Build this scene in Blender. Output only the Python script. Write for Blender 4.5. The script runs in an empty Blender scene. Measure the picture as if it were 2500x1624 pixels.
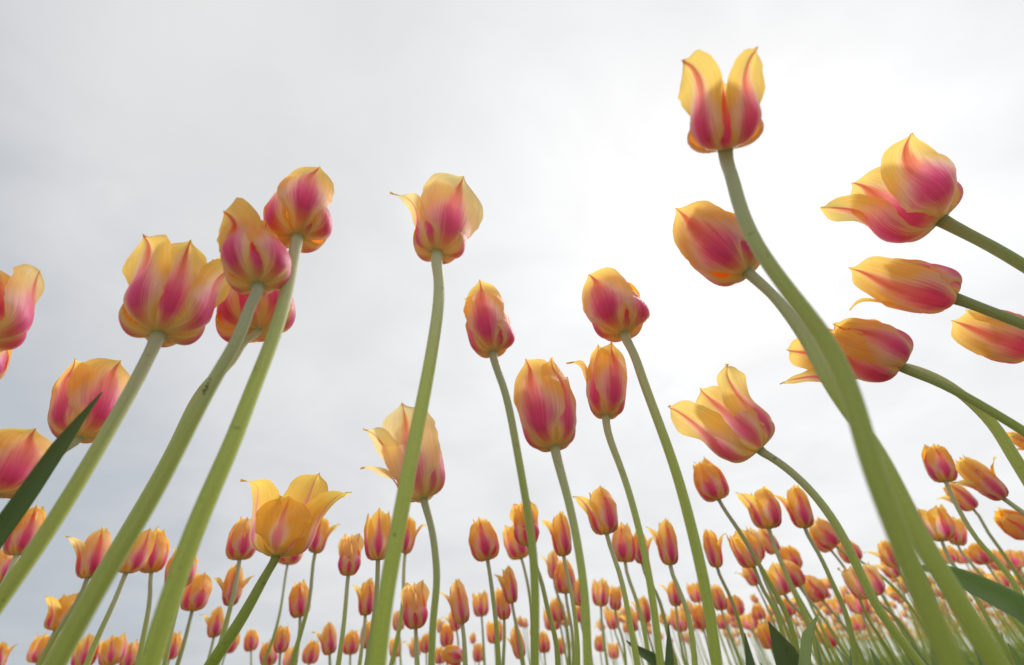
import bpy, math, random
import numpy as np
from mathutils import Vector, Matrix

random.seed(7)
rng = np.random.default_rng(11)
SC = bpy.context.scene
COL = SC.collection

# ------------------------------------------------------------------ camera
F_PX, CX, CY = 1192.0, 1250.0, 812.0           # focal length and centre in photo pixels (2500 wide)
CAM_H = 0.20
PITCH, ROLL = math.radians(36.3), math.radians(5.5)
Fw = Vector((0, math.cos(PITCH), math.sin(PITCH)))
U0 = Vector((0, -math.sin(PITCH), math.cos(PITCH)))
R0 = Vector((1, 0, 0))
UP = U0 * math.cos(ROLL) + R0 * math.sin(ROLL)
RT = R0 * math.cos(ROLL) - U0 * math.sin(ROLL)
CAM = Vector((0, 0, CAM_H))
cam = bpy.data.cameras.new('camera')
cam.sensor_width = 36.0
cam.lens = 36.0 * F_PX / 2500.0
cam.clip_start, cam.clip_end = 0.01, 1200
cam.dof.use_dof = True
cam.dof.focus_distance = 0.48
cam.dof.aperture_fstop = 4.6
cam_o = bpy.data.objects.new('camera', cam)
COL.objects.link(cam_o)
M = Matrix((RT, UP, -Fw)).transposed().to_4x4()
M.translation = CAM
cam_o.matrix_world = M
SC.camera = cam_o

# ------------------------------------------------------------------ sky and sun
SUN_EL, SUN_AZ = math.radians(43), math.radians(34)      # azimuth to the right of the view
sun_dir = Vector((math.sin(SUN_AZ) * math.cos(SUN_EL), math.cos(SUN_AZ) * math.cos(SUN_EL), math.sin(SUN_EL)))
w = bpy.data.worlds.new('World'); SC.world = w; w.use_nodes = True
nt = w.node_tree; nt.nodes.clear()
def N(tree, typ, **kw):
    n = tree.nodes.new(typ)
    for k, v in kw.items(): setattr(n, k, v)
    return n
def L(tree, a, b): tree.links.new(a, b)
def ramp(tree, fac, stops, interp='LINEAR'):
    r = N(tree, 'ShaderNodeValToRGB'); e = r.color_ramp.elements
    r.color_ramp.interpolation = interp
    while len(e) > 1: e.remove(e[-1])
    e[0].position, e[0].color = stops[0][0], (*stops[0][1], 1)
    for p, c in stops[1:]:
        x = e.new(p); x.color = (*c, 1)
    L(tree, fac, r.inputs[0]); return r.outputs[0]
def math_(tree, op, a, b=None, c=None, clamp=False):
    m = N(tree, 'ShaderNodeMath', operation=op); m.use_clamp = clamp
    for i, x in enumerate((a, b, c)):
        if x is None: continue
        if isinstance(x, (int, float)): m.inputs[i].default_value = x
        else: L(tree, x, m.inputs[i])
    return m.outputs[0]
def mixc(tree, fac, a, b, blend='MIX'):
    m = N(tree, 'ShaderNodeMix', data_type='RGBA', blend_type=blend)
    for i, x in ((0, fac), (6, a), (7, b)):
        if isinstance(x, (int, float)): m.inputs[i].default_value = x
        elif isinstance(x, tuple): m.inputs[i].default_value = (*x, 1)
        else: L(tree, x, m.inputs[i])
    return m.outputs[2]
out = N(nt, 'ShaderNodeOutputWorld'); bg = N(nt, 'ShaderNodeBackground')
bg.inputs['Strength'].default_value = 0.1
sky = N(nt, 'ShaderNodeTexSky', sky_type='NISHITA', sun_disc=False)
sky.sun_elevation = SUN_EL; sky.sun_rotation = SUN_AZ
tc = N(nt, 'ShaderNodeTexCoord')
sep = N(nt, 'ShaderNodeSeparateXYZ'); L(nt, tc.outputs['Generated'], sep.inputs[0])
zz = math_(nt, 'MAXIMUM', sep.outputs[2], 0.0)
den = math_(nt, 'ADD', zz, 0.22)
cx = math_(nt, 'DIVIDE', sep.outputs[0], den); cy = math_(nt, 'DIVIDE', sep.outputs[1], den)
cmb = N(nt, 'ShaderNodeCombineXYZ'); L(nt, cx, cmb.inputs[0]); L(nt, cy, cmb.inputs[1])
n1 = N(nt, 'ShaderNodeTexNoise'); n1.inputs['Scale'].default_value = 1.1; n1.inputs['Detail'].default_value = 4; n1.inputs['Roughness'].default_value = .48
n1.inputs['Distortion'].default_value = .5
L(nt, cmb.outputs[0], n1.inputs['Vector'])
n2 = N(nt, 'ShaderNodeTexNoise'); n2.inputs['Scale'].default_value = 3.1; n2.inputs['Detail'].default_value = 5; n2.inputs['Distortion'].default_value = .6
L(nt, cmb.outputs[0], n2.inputs['Vector'])
dotn = N(nt, 'ShaderNodeVectorMath', operation='DOT_PRODUCT'); L(nt, tc.outputs['Generated'], dotn.inputs[0])
dotn.inputs[1].default_value = sun_dir
# the overcast deck: thinner and brighter round the hidden sun
dsum = math_(nt, 'ADD', dotn.outputs['Value'], math_(nt, 'MULTIPLY_ADD', n2.outputs['Fac'], .12, -.06))
glow = ramp(nt, dsum, [(0.0, (.52,) * 3), (.32, (.55,) * 3), (.52, (.73,) * 3), (.74, (.80,) * 3), (.90, (.885,) * 3), (.965, (.98,) * 3), (1, (1.08,) * 3)])
f1 = math_(nt, 'MULTIPLY_ADD', n1.outputs['Fac'], .30, .85)
f2 = math_(nt, 'MULTIPLY_ADD', n2.outputs['Fac'], .16, .92)
cl = math_(nt, 'MULTIPLY', f1, f2)
cl = math_(nt, 'MULTIPLY', cl, glow)
tint = ramp(nt, cl, [(.50, (.90, .975, 1.06)), (.65, (.97, .99, 1.02)), (.78, (1, 1, 1))])
sc1 = N(nt, 'ShaderNodeVectorMath', operation='SCALE'); L(nt, tint, sc1.inputs[0]); L(nt, math_(nt, 'MULTIPLY', cl, 6.5), sc1.inputs['Scale'])
cover = math_(nt, 'MULTIPLY_ADD', n1.outputs['Fac'], .10, .90, clamp=True)
L(nt, mixc(nt, cover, sky.outputs[0], sc1.outputs[0]), bg.inputs['Color']); L(nt, bg.outputs[0], out.inputs[0])

sl = bpy.data.lights.new('sun', 'SUN'); sl.energy = 1.5; sl.angle = math.radians(25); sl.color = (1, .97, .92)
so = bpy.data.objects.new('sun', sl); COL.objects.link(so)
so.rotation_euler = (-sun_dir).to_track_quat('-Z', 'Y').to_euler(); so.location = (0, 0, 8)
vs = SC.view_settings
vs.view_transform = 'Standard'; vs.look = 'None'; vs.exposure = 0.66; vs.gamma = 1.0; vs.use_curve_mapping = False
SC.cycles.max_bounces = 10; SC.cycles.diffuse_bounces = 8; SC.cycles.transmission_bounces = 8; SC.cycles.use_denoising = True

# ------------------------------------------------------------------ materials
def new_mat(name):
    m = bpy.data.materials.new(name); m.use_nodes = True
    t = m.node_tree; t.nodes.clear(); return m, t

def petal_material():
    m, t = new_mat('petal')
    o = N(t, 'ShaderNodeOutputMaterial')
    uv = N(t, 'ShaderNodeUVMap', uv_map='UVMap')
    s = N(t, 'ShaderNodeSeparateXYZ'); L(t, uv.outputs[0], s.inputs[0])
    u, v = s.outputs[0], s.outputs[1]
    av = math_(t, 'ABSOLUTE', math_(t, 'MULTIPLY_ADD', v, 2.0, -1.0))
    info = N(t, 'ShaderNodeObjectInfo')
    oc = N(t, 'ShaderNodeSeparateColor'); L(t, info.outputs['Color'], oc.inputs[0])
    flame, pale, deep = oc.outputs[0], oc.outputs[1], oc.outputs[2]
    rnd = info.outputs['Random']
    # streaks that run along the petal
    cv = N(t, 'ShaderNodeCombineXYZ')
    L(t, math_(t, 'MULTIPLY', u, 1.6), cv.inputs[0]); L(t, math_(t, 'MULTIPLY', v, 20.0), cv.inputs[1]); L(t, math_(t, 'MULTIPLY', rnd, 37.0), cv.inputs[2])
    st = N(t, 'ShaderNodeTexNoise'); st.inputs['Scale'].default_value = 1.6; st.inputs['Detail'].default_value = 5; st.inputs['Roughness'].default_value = .6
    L(t, cv.outputs[0], st.inputs['Vector'])
    cv2 = N(t, 'ShaderNodeCombineXYZ')
    L(t, math_(t, 'MULTIPLY', u, 3.0), cv2.inputs[0]); L(t, math_(t, 'MULTIPLY', v, 3.0), cv2.inputs[1]); L(t, math_(t, 'MULTIPLY', rnd, 91.0), cv2.inputs[2])
    bl = N(t, 'ShaderNodeTexNoise'); bl.inputs['Scale'].default_value = 1.3; bl.inputs['Detail'].default_value = 2
    L(t, cv2.outputs[0], bl.inputs['Vector'])
    cv3 = N(t, 'ShaderNodeCombineXYZ')
    L(t, math_(t, 'MULTIPLY', u, 1.1), cv3.inputs[0]); L(t, math_(t, 'MULTIPLY', v, 85.0), cv3.inputs[1]); L(t, math_(t, 'MULTIPLY', rnd, 61.0), cv3.inputs[2])
    fv = N(t, 'ShaderNodeTexNoise'); fv.inputs['Scale'].default_value = 1.5; fv.inputs['Detail'].default_value = 3
    L(t, cv3.outputs[0], fv.inputs['Vector'])
    fn = math_(t, 'ADD', fv.outputs['Fac'], -.5)
    sn = math_(t, 'ADD', math_(t, 'ADD', st.outputs['Fac'], -.5), math_(t, 'MULTIPLY', fn, .35)); bn = math_(t, 'ADD', bl.outputs['Fac'], -.5)
    # half width of the rose flame along the petal
    vw = ramp(t, u, [(0, (.40,) * 3), (.12, (.60,) * 3), (.28, (.80,) * 3), (.46, (.62,) * 3), (.58, (.36,) * 3), (.74, (.21,) * 3), (.90, (.11,) * 3), (1, (.3,) * 3)], 'CARDINAL')
    vw = math_(t, 'MULTIPLY', math_(t, 'MULTIPLY', vw, flame), .90)
    d = math_(t, 'DIVIDE', av, math_(t, 'MAXIMUM', vw, .02))
    d = math_(t, 'ADD', d, math_(t, 'MULTIPLY', sn, .60)); d = math_(t, 'ADD', d, math_(t, 'MULTIPLY', bn, .35))
    core = ramp(t, u, [(0, (.80, .68, .26)), (.05, (.80, .58, .24)), (.11, (.74, .24, .22)), (.19, (.68, .05, .27)), (.36, (.86, .095, .38)), (.50, (.93, .27, .43)),
                       (.60, (.92, .30, .27)), (.74, (.88, .25, .14)), (.90, (.76, .20, .09)), (1, (.38, .09, .06))])
    pink = ramp(t, u, [(0, (.84, .72, .32)), (.12, (.84, .46, .30)), (.3, (.95, .42, .60)), (.48, (.97, .64, .68)), (.6, (.96, .54, .40)), (.75, (.95, .52, .26)), (1, (.88, .50, .16))])
    blush = ramp(t, u, [(0, (.86, .74, .32)), (.12, (.88, .70, .36)), (.35, (.95, .78, .64)), (.6, (.95, .72, .44)), (1, (.94, .66, .20))])
    margin_y = ramp(t, u, [(0, (.86, .64, .14)), (.15, (.94, .57, .11)), (.5, (.97, .67, .15)), (1, (.97, .73, .19))])
    margin = mixc(t, pale, margin_y, (.97, .83, .46))
    f_core = ramp(t, d, [(.20, (1,) * 3), (.78, (0,) * 3)], 'EASE')
    f_pink = ramp(t, d, [(.55, (1,) * 3), (1.0, (0,) * 3)], 'EASE')
    dd = math_(t, 'MULTIPLY', d, .5)
    f_blush = ramp(t, dd, [(.42, (1,) * 3), (.86, (0,) * 3)], 'EASE')
    c = mixc(t, f_blush, margin, blush); c = mixc(t, f_pink, c, pink); c = mixc(t, math_(t, 'MULTIPLY', math_(t, 'MULTIPLY', f_core, deep), .93), c, core)
    # midrib stripe in the upper half
    mr = ramp(t, av, [(0, (1,) * 3), (.05, (.6,) * 3), (.12, (0,) * 3)], 'EASE')
    mu = ramp(t, u, [(.3, (0,) * 3), (.65, (.4,) * 3), (1, (.9,) * 3)])
    c = mixc(t, math_(t, 'MULTIPLY', math_(t, 'MULTIPLY', mr, mu), flame), c, (.62, .15, .08))
    # inside: orange yellow, the flame only showing through
    ins = ramp(t, u, [(0, (.66, .50, .08)), (.2, (.92, .40, .03)), (.6, (.95, .50, .035)), (1, (.95, .60, .08))])
    ins = mixc(t, math_(t, 'MULTIPLY', f_pink, .55), ins, (.90, .26, .07))
    geo = N(t, 'ShaderNodeNewGeometry')
    c = mixc(t, geo.outputs['Backfacing'], c, ins)
    val = math_(t, 'MULTIPLY_ADD', sn, .55, 1.0)
    val = math_(t, 'MULTIPLY', val, math_(t, 'MULTIPLY_ADD', bn, .18, 1.0))
    sca = N(t, 'ShaderNodeVectorMath', operation='SCALE'); L(t, c, sca.inputs[0]); L(t, val, sca.inputs['Scale'])
    c = sca.outputs[0]
    trc = mixc(t, 1.0, c, (1.05, 1.03, .92), 'MULTIPLY')
    p = N(t, 'ShaderNodeBsdfPrincipled'); L(t, c, p.inputs['Base Color'])
    p.inputs['Roughness'].default_value = .42; p.inputs['Specular IOR Level'].default_value = .35
    p.inputs['Sheen Weight'].default_value = .22; p.inputs['Sheen Roughness'].default_value = .4
    bmp = N(t, 'ShaderNodeBump'); bmp.inputs['Strength'].default_value = .3; bmp.inputs['Distance'].default_value = .0012
    L(t, sn, bmp.inputs['Height']); L(t, bmp.outputs[0], p.inputs['Normal'])
    tr = N(t, 'ShaderNodeBsdfTranslucent'); L(t, trc, tr.inputs[0])
    mx = N(t, 'ShaderNodeMixShader'); L(t, ramp(t, u, [(0, (.35,) * 3), (.3, (.48,) * 3), (.55, (.60,) * 3), (1, (.66,) * 3)]), mx.inputs[0])
    L(t, p.outputs[0], mx.inputs[1]); L(t, tr.outputs[0], mx.inputs[2]); L(t, mx.outputs[0], o.inputs[0])
    return m

def green_material(name, stops, rough=.5, trans=0.0, streak=18.0, edge=None):
    m, t = new_mat(name)
    o = N(t, 'ShaderNodeOutputMaterial')
    uv = N(t, 'ShaderNodeUVMap', uv_map='UVMap'); s = N(t, 'ShaderNodeSeparateXYZ'); L(t, uv.outputs[0], s.inputs[0])
    info = N(t, 'ShaderNodeObjectInfo')
    cv = N(t, 'ShaderNodeCombineXYZ')
    L(t, math_(t, 'MULTIPLY', s.outputs[0], 2.2), cv.inputs[0]); L(t, math_(t, 'MULTIPLY', s.outputs[1], streak), cv.inputs[1]); L(t, math_(t, 'MULTIPLY', info.outputs['Random'], 53.0), cv.inputs[2])
    st = N(t, 'ShaderNodeTexNoise'); st.inputs['Scale'].default_value = 2.0; st.inputs['Detail'].default_value = 6; st.inputs['Roughness'].default_value = .62
    L(t, cv.outputs[0], st.inputs['Vector'])
    tcn = N(t, 'ShaderNodeTexCoord')
    fz = N(t, 'ShaderNodeTexNoise'); fz.inputs['Scale'].default_value = 900; fz.inputs['Detail'].default_value = 2
    L(t, tcn.outputs['Object'], fz.inputs['Vector'])
    sp = N(t, 'ShaderNodeTexNoise'); sp.inputs['Scale'].default_value = 140; sp.inputs['Detail'].default_value = 3
    L(t, tcn.outputs['Object'], sp.inputs['Vector'])
    c = ramp(t, s.outputs[0], stops)
    v = math_(t, 'MULTIPLY_ADD', st.outputs['Fac'], .5, .75)
    v = math_(t, 'MULTIPLY', v, math_(t, 'MULTIPLY_ADD', fz.outputs['Fac'], .3, .85))
    v = math_(t, 'MULTIPLY', v, math_(t, 'MULTIPLY_ADD', info.outputs['Random'], .3, .85))
    sca = N(t, 'ShaderNodeVectorMath', operation='SCALE'); L(t, c, sca.inputs[0]); L(t, v, sca.inputs['Scale'])
    c = mixc(t, 1.0, sca.outputs[0], info.outputs['Color'], 'MULTIPLY')
    dk = ramp(t, sp.outputs['Fac'], [(.675, (0,) * 3), (.76, (.5,) * 3)])
    c = mixc(t, dk, c, (.12, .12, .05))
    if edge is not None:
        av = math_(t, 'ABSOLUTE', math_(t, 'MULTIPLY_ADD', s.outputs[1], 2.0, -1.0))
        c = mixc(t, ramp(t, av, [(.93, (0,) * 3), (.985, (.8,) * 3)]), c, edge)
    p = N(t, 'ShaderNodeBsdfPrincipled'); L(t, c, p.inputs['Base Color'])
    p.inputs['Roughness'].default_value = rough; p.inputs['Specular IOR Level'].default_value = .3
    p.inputs['Sheen Weight'].default_value = .14; p.inputs['Sheen Roughness'].default_value = .45
    bmp = N(t, 'ShaderNodeBump'); bmp.inputs['Strength'].default_value = .45; bmp.inputs['Distance'].default_value = .0006
    L(t, st.outputs['Fac'], bmp.inputs['Height']); L(t, bmp.outputs[0], p.inputs['Normal'])
    if trans > 0:
        tr = N(t, 'ShaderNodeBsdfTranslucent'); L(t, mixc(t, 1.0, c, (1.25, 1.3, .55), 'MULTIPLY'), tr.inputs[0])
        mx = N(t, 'ShaderNodeMixShader'); mx.inputs[0].default_value = trans
        L(t, p.outputs[0], mx.inputs[1]); L(t, tr.outputs[0], mx.inputs[2]); L(t, mx.outputs[0], o.inputs[0])
    else:
        L(t, p.outputs[0], o.inputs[0])
    return m

PETAL = petal_material()
STEM = green_material('stem', [(0, (.26, .31, .13)), (.015, (.58, .57, .40)), (.08, (.58, .59, .36)), (.24, (.54, .60, .17)), (.6, (.46, .54, .085)), (1, (.40, .48, .065))], .5, .15, 5.0)
LEAF = green_material('leaf', [(0, (.17, .26, .10)), (.6, (.15, .24, .11)), (1, (.18, .24, .12))], .36, .30, 26.0, (.45, .47, .22))

gm, t = new_mat('soil')
o = N(t, 'ShaderNodeOutputMaterial'); p = N(t, 'ShaderNodeBsdfPrincipled'); tcn = N(t, 'ShaderNodeTexCoord')
na = N(t, 'ShaderNodeTexNoise'); na.inputs['Scale'].default_value = 3; na.inputs['Detail'].default_value = 8; L(t, tcn.outputs['Object'], na.inputs['Vector'])
nb = N(t, 'ShaderNodeTexNoise'); nb.inputs['Scale'].default_value = 60; nb.inputs['Detail'].default_value = 6; L(t, tcn.outputs['Object'], nb.inputs['Vector'])
c = ramp(t, na.outputs['Fac'], [(.35, (.44, .37, .26)), (.52, (.38, .36, .22)), (.66, (.22, .30, .10))])
c = mixc(t, 1.0, c, ramp(t, nb.outputs['Fac'], [(.3, (.6,) * 3), (.7, (1.15,) * 3)]), 'MULTIPLY')
L(t, c, p.inputs['Base Color']); p.inputs['Roughness'].default_value = .95
bmp = N(t, 'ShaderNodeBump'); bmp.inputs['Strength'].default_value = .8; bmp.inputs['Distance'].default_value = .02
L(t, nb.outputs['Fac'], bmp.inputs['Height']); L(t, bmp.outputs[0], p.inputs['Normal']); L(t, p.outputs[0], o.inputs[0])
SOIL = gm

# ------------------------------------------------------------------ geometry helpers
def ray(px, py):
    return Fw + RT * ((px - CX) / F_PX) + UP * ((CY - py) / F_PX)
def at(px, py, Y):
    d = ray(px, py); return CAM + d * (Y / d.y)
def proj(P):
    q = P - CAM; z = q.dot(Fw)
    return CX + F_PX * q.dot(RT) / z, CY - F_PX * q.dot(UP) / z, z

def spline(xk, yk, x):
    """natural cubic spline"""
    xk = np.asarray(xk, float); yk = np.asarray(yk, float); n = len(xk)
    h = np.diff(xk); A = np.eye(n); b = np.zeros(n)
    for i in range(1, n - 1):
        A[i, i - 1], A[i, i], A[i, i + 1] = h[i - 1], 2 * (h[i - 1] + h[i]), h[i]
        b[i] = 6 * ((yk[i + 1] - yk[i]) / h[i] - (yk[i] - yk[i - 1]) / h[i - 1])
    m = np.linalg.solve(A, b)
    i = np.clip(np.searchsorted(xk, x) - 1, 0, n - 2)
    d0 = x - xk[i]; d1 = xk[i + 1] - x
    return (m[i] * d1 ** 3 + m[i + 1] * d0 ** 3) / (6 * h[i]) + (yk[i] / h[i] - m[i] * h[i] / 6) * d1 + (yk[i + 1] / h[i] - m[i + 1] * h[i] / 6) * d0

def grid_mesh(name, P, UV, mat, closed=False):
    """P (nu, nv, 3), UV (nu, nv, 2)"""
    nu, nv = P.shape[:2]
    a = np.arange(nu * nv).reshape(nu, nv)
    q = np.stack([a[:-1, :-1], a[:-1, 1:], a[1:, 1:], a[1:, :-1]], -1).reshape(-1, 4)
    me = bpy.data.meshes.new(name)
    me.vertices.add(nu * nv); me.vertices.foreach_set('co', P.reshape(-1).astype(np.float32))
    nf = len(q)
    me.loops.add(nf * 4); me.loops.foreach_set('vertex_index', q.reshape(-1).astype(np.int32))
    me.polygons.add(nf); me.polygons.foreach_set('loop_start', (np.arange(nf) * 4).astype(np.int32))
    me.polygons.foreach_set('use_smooth', np.ones(nf, bool))
    uvl = me.uv_layers.new(name='UVMap'); uvl.data.foreach_set('uv', UV.reshape(-1, 2)[q.reshape(-1)].reshape(-1).astype(np.float32))
    me.materials.append(mat); me.update(calc_edges=True); me.validate()
    return me

def petal_arrays(p, nu, nv, seed=0):
    """one petal in flower space: axis +Z, length 1, growing at azimuth az (0 = towards -Y, 90 = +X)"""
    r_ = np.random.default_rng(seed)
    b, m, tt, curl = p.get('b', .33), p.get('m', .30), p.get('t', .17), p.get('curl', 0.0)
    ln, lay = p.get('len', 1.0), p.get('lay', 0.0)
    uk = [0, .08, .22, .40, .64, .86, 1.0]
    rk = [.03, .52 * b, .90 * b, b, m, tt, tt + curl]
    zk = [0, .015, .13, .33, .62, .865, 1.0 - .6 * abs(curl)]
    u = 1 - (1 - np.linspace(0, 1, nu)) ** 1.25
    r = spline(uk, rk, u) + lay * np.clip(u * 8, 0, 1); z = spline(uk, zk, u) * ln
    if p.get('sc'): r = r * p['sc']
    e = 1e-3
    rp = (spline(uk, rk, np.minimum(u + e, 1)) - spline(uk, rk, np.maximum(u - e, 0))); zp = (spline(uk, zk, np.minimum(u + e, 1)) - spline(uk, zk, np.maximum(u - e, 0))) * ln
    nn = np.hypot(rp, zp); rp, zp = rp / nn, zp / nn
    W = p.get('W', .32)
    bl = p.get('bl', 0)
    wk = np.interp(u, [0, .06, .15, .28, .42, .58, .71 + .05 * bl, .815 + .06 * bl, .872 + .05 * bl, .908 + .035 * bl, .937 + .025 * bl, .967 + .012 * bl, 1], [.26, .38, .58, .82, .96, 1.0, .93, .73, .49, .25, .12, .055, .005])
    wk = wk * W
    v = np.linspace(-1, 1, nv)
    uu, vv = np.meshgrid(u, v, indexing='ij')
    jl = 1 + .05 * np.sin(uu * 9 + r_.uniform(0, 6)) * (vv < 0) + .05 * np.sin(uu * 8 + r_.uniform(0, 6)) * (vv > 0) + .018 * np.sin(uu * 47 + r_.uniform(0, 6)) * np.abs(vv) ** 4
    asym = np.where(vv < 0, p.get('wl', 1.0), p.get('wr', 1.0)); asym = 1 + (asym - 1) * np.clip(uu * 3 - .6, 0, 1)
    s = vv * wk[:, None] * jl * asym
    cm, c1 = p.get('cm', 2.9), p.get('c1', 2.3)
    c = np.interp(u, [0, .12, .3, .5, .75, 1], [7, 4.6, max(cm, 3.0) if cm > 0 else cm, cm, c1, c1 * .6])[:, None]
    c = np.where(np.abs(c) < .05, .05, c)
    th = s * c
    xs = np.sin(th) / c; off = -(1 - np.cos(th)) / c
    ruf = p.get('ruf', .018)
    ph = r_.uniform(0, 6, 6)
    off = off + ruf * np.abs(vv) ** 2.5 * (np.sin(uu * 11 + ph[0] + 1.5 * vv) + .6 * np.sin(uu * 23 + ph[1])) * np.clip(uu * 2.2 - .35, 0, 1)
    off = off + .012 * np.sin(uu * 5 + ph[2]) * np.sin(vv * 2.4 + ph[3]) * np.clip(uu * 3, 0, 1)
    off = off - p.get('crease', .012) * np.exp(-(vv / .13) ** 2) * np.clip(uu * 2 - .6, 0, 1) * np.clip((1 - uu) * 8, 0, 1)
    roll = p.get('roll', 0.0)                        # margins rolled outwards (+) near the tip
    off = off + roll * np.abs(vv) ** 2 * np.clip(uu * 2 - .7, 0, 1)
    off = off + p.get('tiltv', 0) * vv * wk[:, None] * np.clip(uu * 1.5 - .3, 0, 1)
    xs = xs + p.get('side', 0) * uu ** 2
    az = math.radians(p['az'])
    er = np.array([math.sin(az), -math.cos(az), 0]); es = np.array([math.cos(az), math.sin(az), 0]); ez = np.array([0, 0, 1.])
    al = 0.0
    if p.get('bend'):                                # the upper part bends sideways within the petal's own surface
        q_ = np.clip((u - .42) / .5, 0, 1); ph_ = p['bend'] * q_ * q_ * (3 - 2 * q_); du = np.gradient(u)
        al = (-np.cumsum((1 - np.cos(ph_)) * du))[:, None] - xs * np.sin(ph_)[:, None]
        xs = xs * np.cos(ph_)[:, None] + np.cumsum(np.sin(ph_) * du)[:, None]
    R_ = r[:, None] + off * zp[:, None] + al * rp[:, None]; Z_ = z[:, None] - off * rp[:, None] + al * zp[:, None]
    P = R_[..., None] * er + xs[..., None] * es + Z_[..., None] * ez
    UV = np.stack([uu, (vv + 1) / 2], -1)
    return P, UV

def tube_mesh(name, pts, radii, mat, ns=12, nsub=6):
    """smooth tube through pts; UV x runs 0..1 from the flower to the root"""
    pts = np.array([tuple(p) for p in pts]); k = np.concatenate([[0], np.cumsum(np.linalg.norm(np.diff(pts, axis=0), axis=1))]); k /= k[-1]
    n = max(6, (len(pts) - 1) * nsub)
    tt = np.linspace(0, 1, n)
    C = np.stack([spline(k, pts[:, i], tt) for i in range(3)], -1)
    rad = np.interp(tt, k, radii) if len(radii) == len(k) else np.interp(tt, np.linspace(0, 1, len(radii)), radii)
    T = np.gradient(C, axis=0); T /= np.linalg.norm(T, axis=1)[:, None]
    ref = np.array([0, 1., 0]); A = np.cross(T, ref); A /= np.linalg.norm(A, axis=1)[:, None]; B = np.cross(T, A)
    a = np.linspace(0, 2 * np.pi, ns + 1)
    wob = 1 + .025 * np.sin(tt * 19 + pts[0, 0] * 40)[:, None]
    P = C[:, None, :] + (rad[:, None] * wob)[..., None] * (np.cos(a)[None, :, None] * A[:, None, :] + np.sin(a)[None, :, None] * B[:, None, :])
    UV = np.stack(np.broadcast_arrays(tt[:, None], (a / (2 * np.pi))[None, :]), -1)
    return grid_mesh(name, P, UV, mat)

def blade_mesh(name, pts, widths, normals, mat, fold=.25, nv=7, nsub=6, thick=.0006, wave=.0):
    """leaf blade: centre line pts from base to tip, full widths, face normals; a thin closed shell"""
    pts = np.array([tuple(p) for p in pts]); k = np.concatenate([[0], np.cumsum(np.linalg.norm(np.diff(pts, axis=0), axis=1))]); k /= k[-1]
    n = (len(pts) - 1) * nsub; tt = np.linspace(0, 1, n)
    C = np.stack([spline(k, pts[:, i], tt) for i in range(3)], -1)
    W = np.interp(tt, k if len(widths) == len(k) else np.linspace(0, 1, len(widths)), widths) / 2
    nr = np.array([tuple(x) for x in normals]); Nn = np.stack([np.interp(tt, np.linspace(0, 1, len(nr)), nr[:, i]) for i in range(3)], -1)
    T = np.gradient(C, axis=0); T /= np.linalg.norm(T, axis=1)[:, None]
    S = np.cross(T, Nn); S /= np.linalg.norm(S, axis=1)[:, None]; Nn = np.cross(S, T)
    v = np.linspace(-1, 1, nv)
    o = fold * W[:, None] * (np.abs(v)[None] ** 1.3) + wave * np.sin(tt * 12)[:, None] * v[None] ** 2
    top = C[:, None] + (W[:, None] * v[None])[..., None] * S[:, None] + o[..., None] * Nn[:, None]
    bot = top - (thick * (1.2 - np.abs(v)))[None, :, None] * Nn[:, None]
    P = np.concatenate([top, bot[:, ::-1], top[:, :1]], 1)
    uvv = np.concatenate([(v + 1) / 2, (v[::-1] + 1) / 2, [0.0]])
    UV = np.stack(np.broadcast_arrays(tt[:, None], uvv[None]), -1)
    return grid_mesh(name, P, UV, mat)

# ------------------------------------------------------------------ scene objects
def thing(name, label, cat, loc, group=None):
    o = bpy.data.objects.new(name, None); COL.objects.link(o)
    o.location = loc; o.empty_display_size = .05
    o['label'] = label; o['category'] = cat
    if group: o['group'] = group
    return o
def part(name, me, parent, mat4=None, label=None, col=None):
    o = bpy.data.objects.new(name, me); COL.objects.link(o); o.parent = parent
    if mat4 is not None: o.matrix_local = mat4
    if label: o['label'] = label
    if col: o.color = (*col, 1)
    return o

def head_matrix(base, tip):
    ax = (tip - base); ln = ax.length; Z = ax / ln
    D = (base - CAM).normalized(); X = D.cross(Z).normalized(); Y = Z.cross(X)
    return X, Y, Z, ln

# ground sheet out to the horizon
n = 61
g = np.linspace(-1, 1, n); g = np.sign(g) * np.abs(g) ** 3 * 400
gx, gy = np.meshgrid(g, g, indexing='ij')
gz = .012 * np.sin(gx * 2.3) * np.sin(gy * 1.7) * (np.hypot(gx, gy) < 30)
gme = grid_mesh('ground', np.stack([gx, gy, gz - .01], -1), np.stack([gx, gy], -1), SOIL)
go = bpy.data.objects.new('ground', gme); COL.objects.link(go); go['kind'] = 'structure'

def root_of(pts3):
    """carry the stem on from where it leaves the picture down to the soil"""
    pts3 = [Vector(p) for p in pts3]
    last = pts3[-1]; d = (pts3[-1] - pts3[-2]).normalized()
    if d.z > -.15: d = Vector((d.x, d.y, -.15)).normalized()
    h = last.z + .03
    d2 = Vector((d.x * .6, d.y * .5, d.z)).normalized()
    if d2.z > -.45: d2 = Vector((d2.x, d2.y, -.45)); 
    k = h / -d2.z
    mid = last + d2 * (k * .5)
    rt = mid + Vector((d2.x * .5, d2.y * .5, d2.z)) * (h * .5 / -d2.z)
    if last.z > .06: pts3.append(mid)
    pts3.append(rt)
    return pts3

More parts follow.
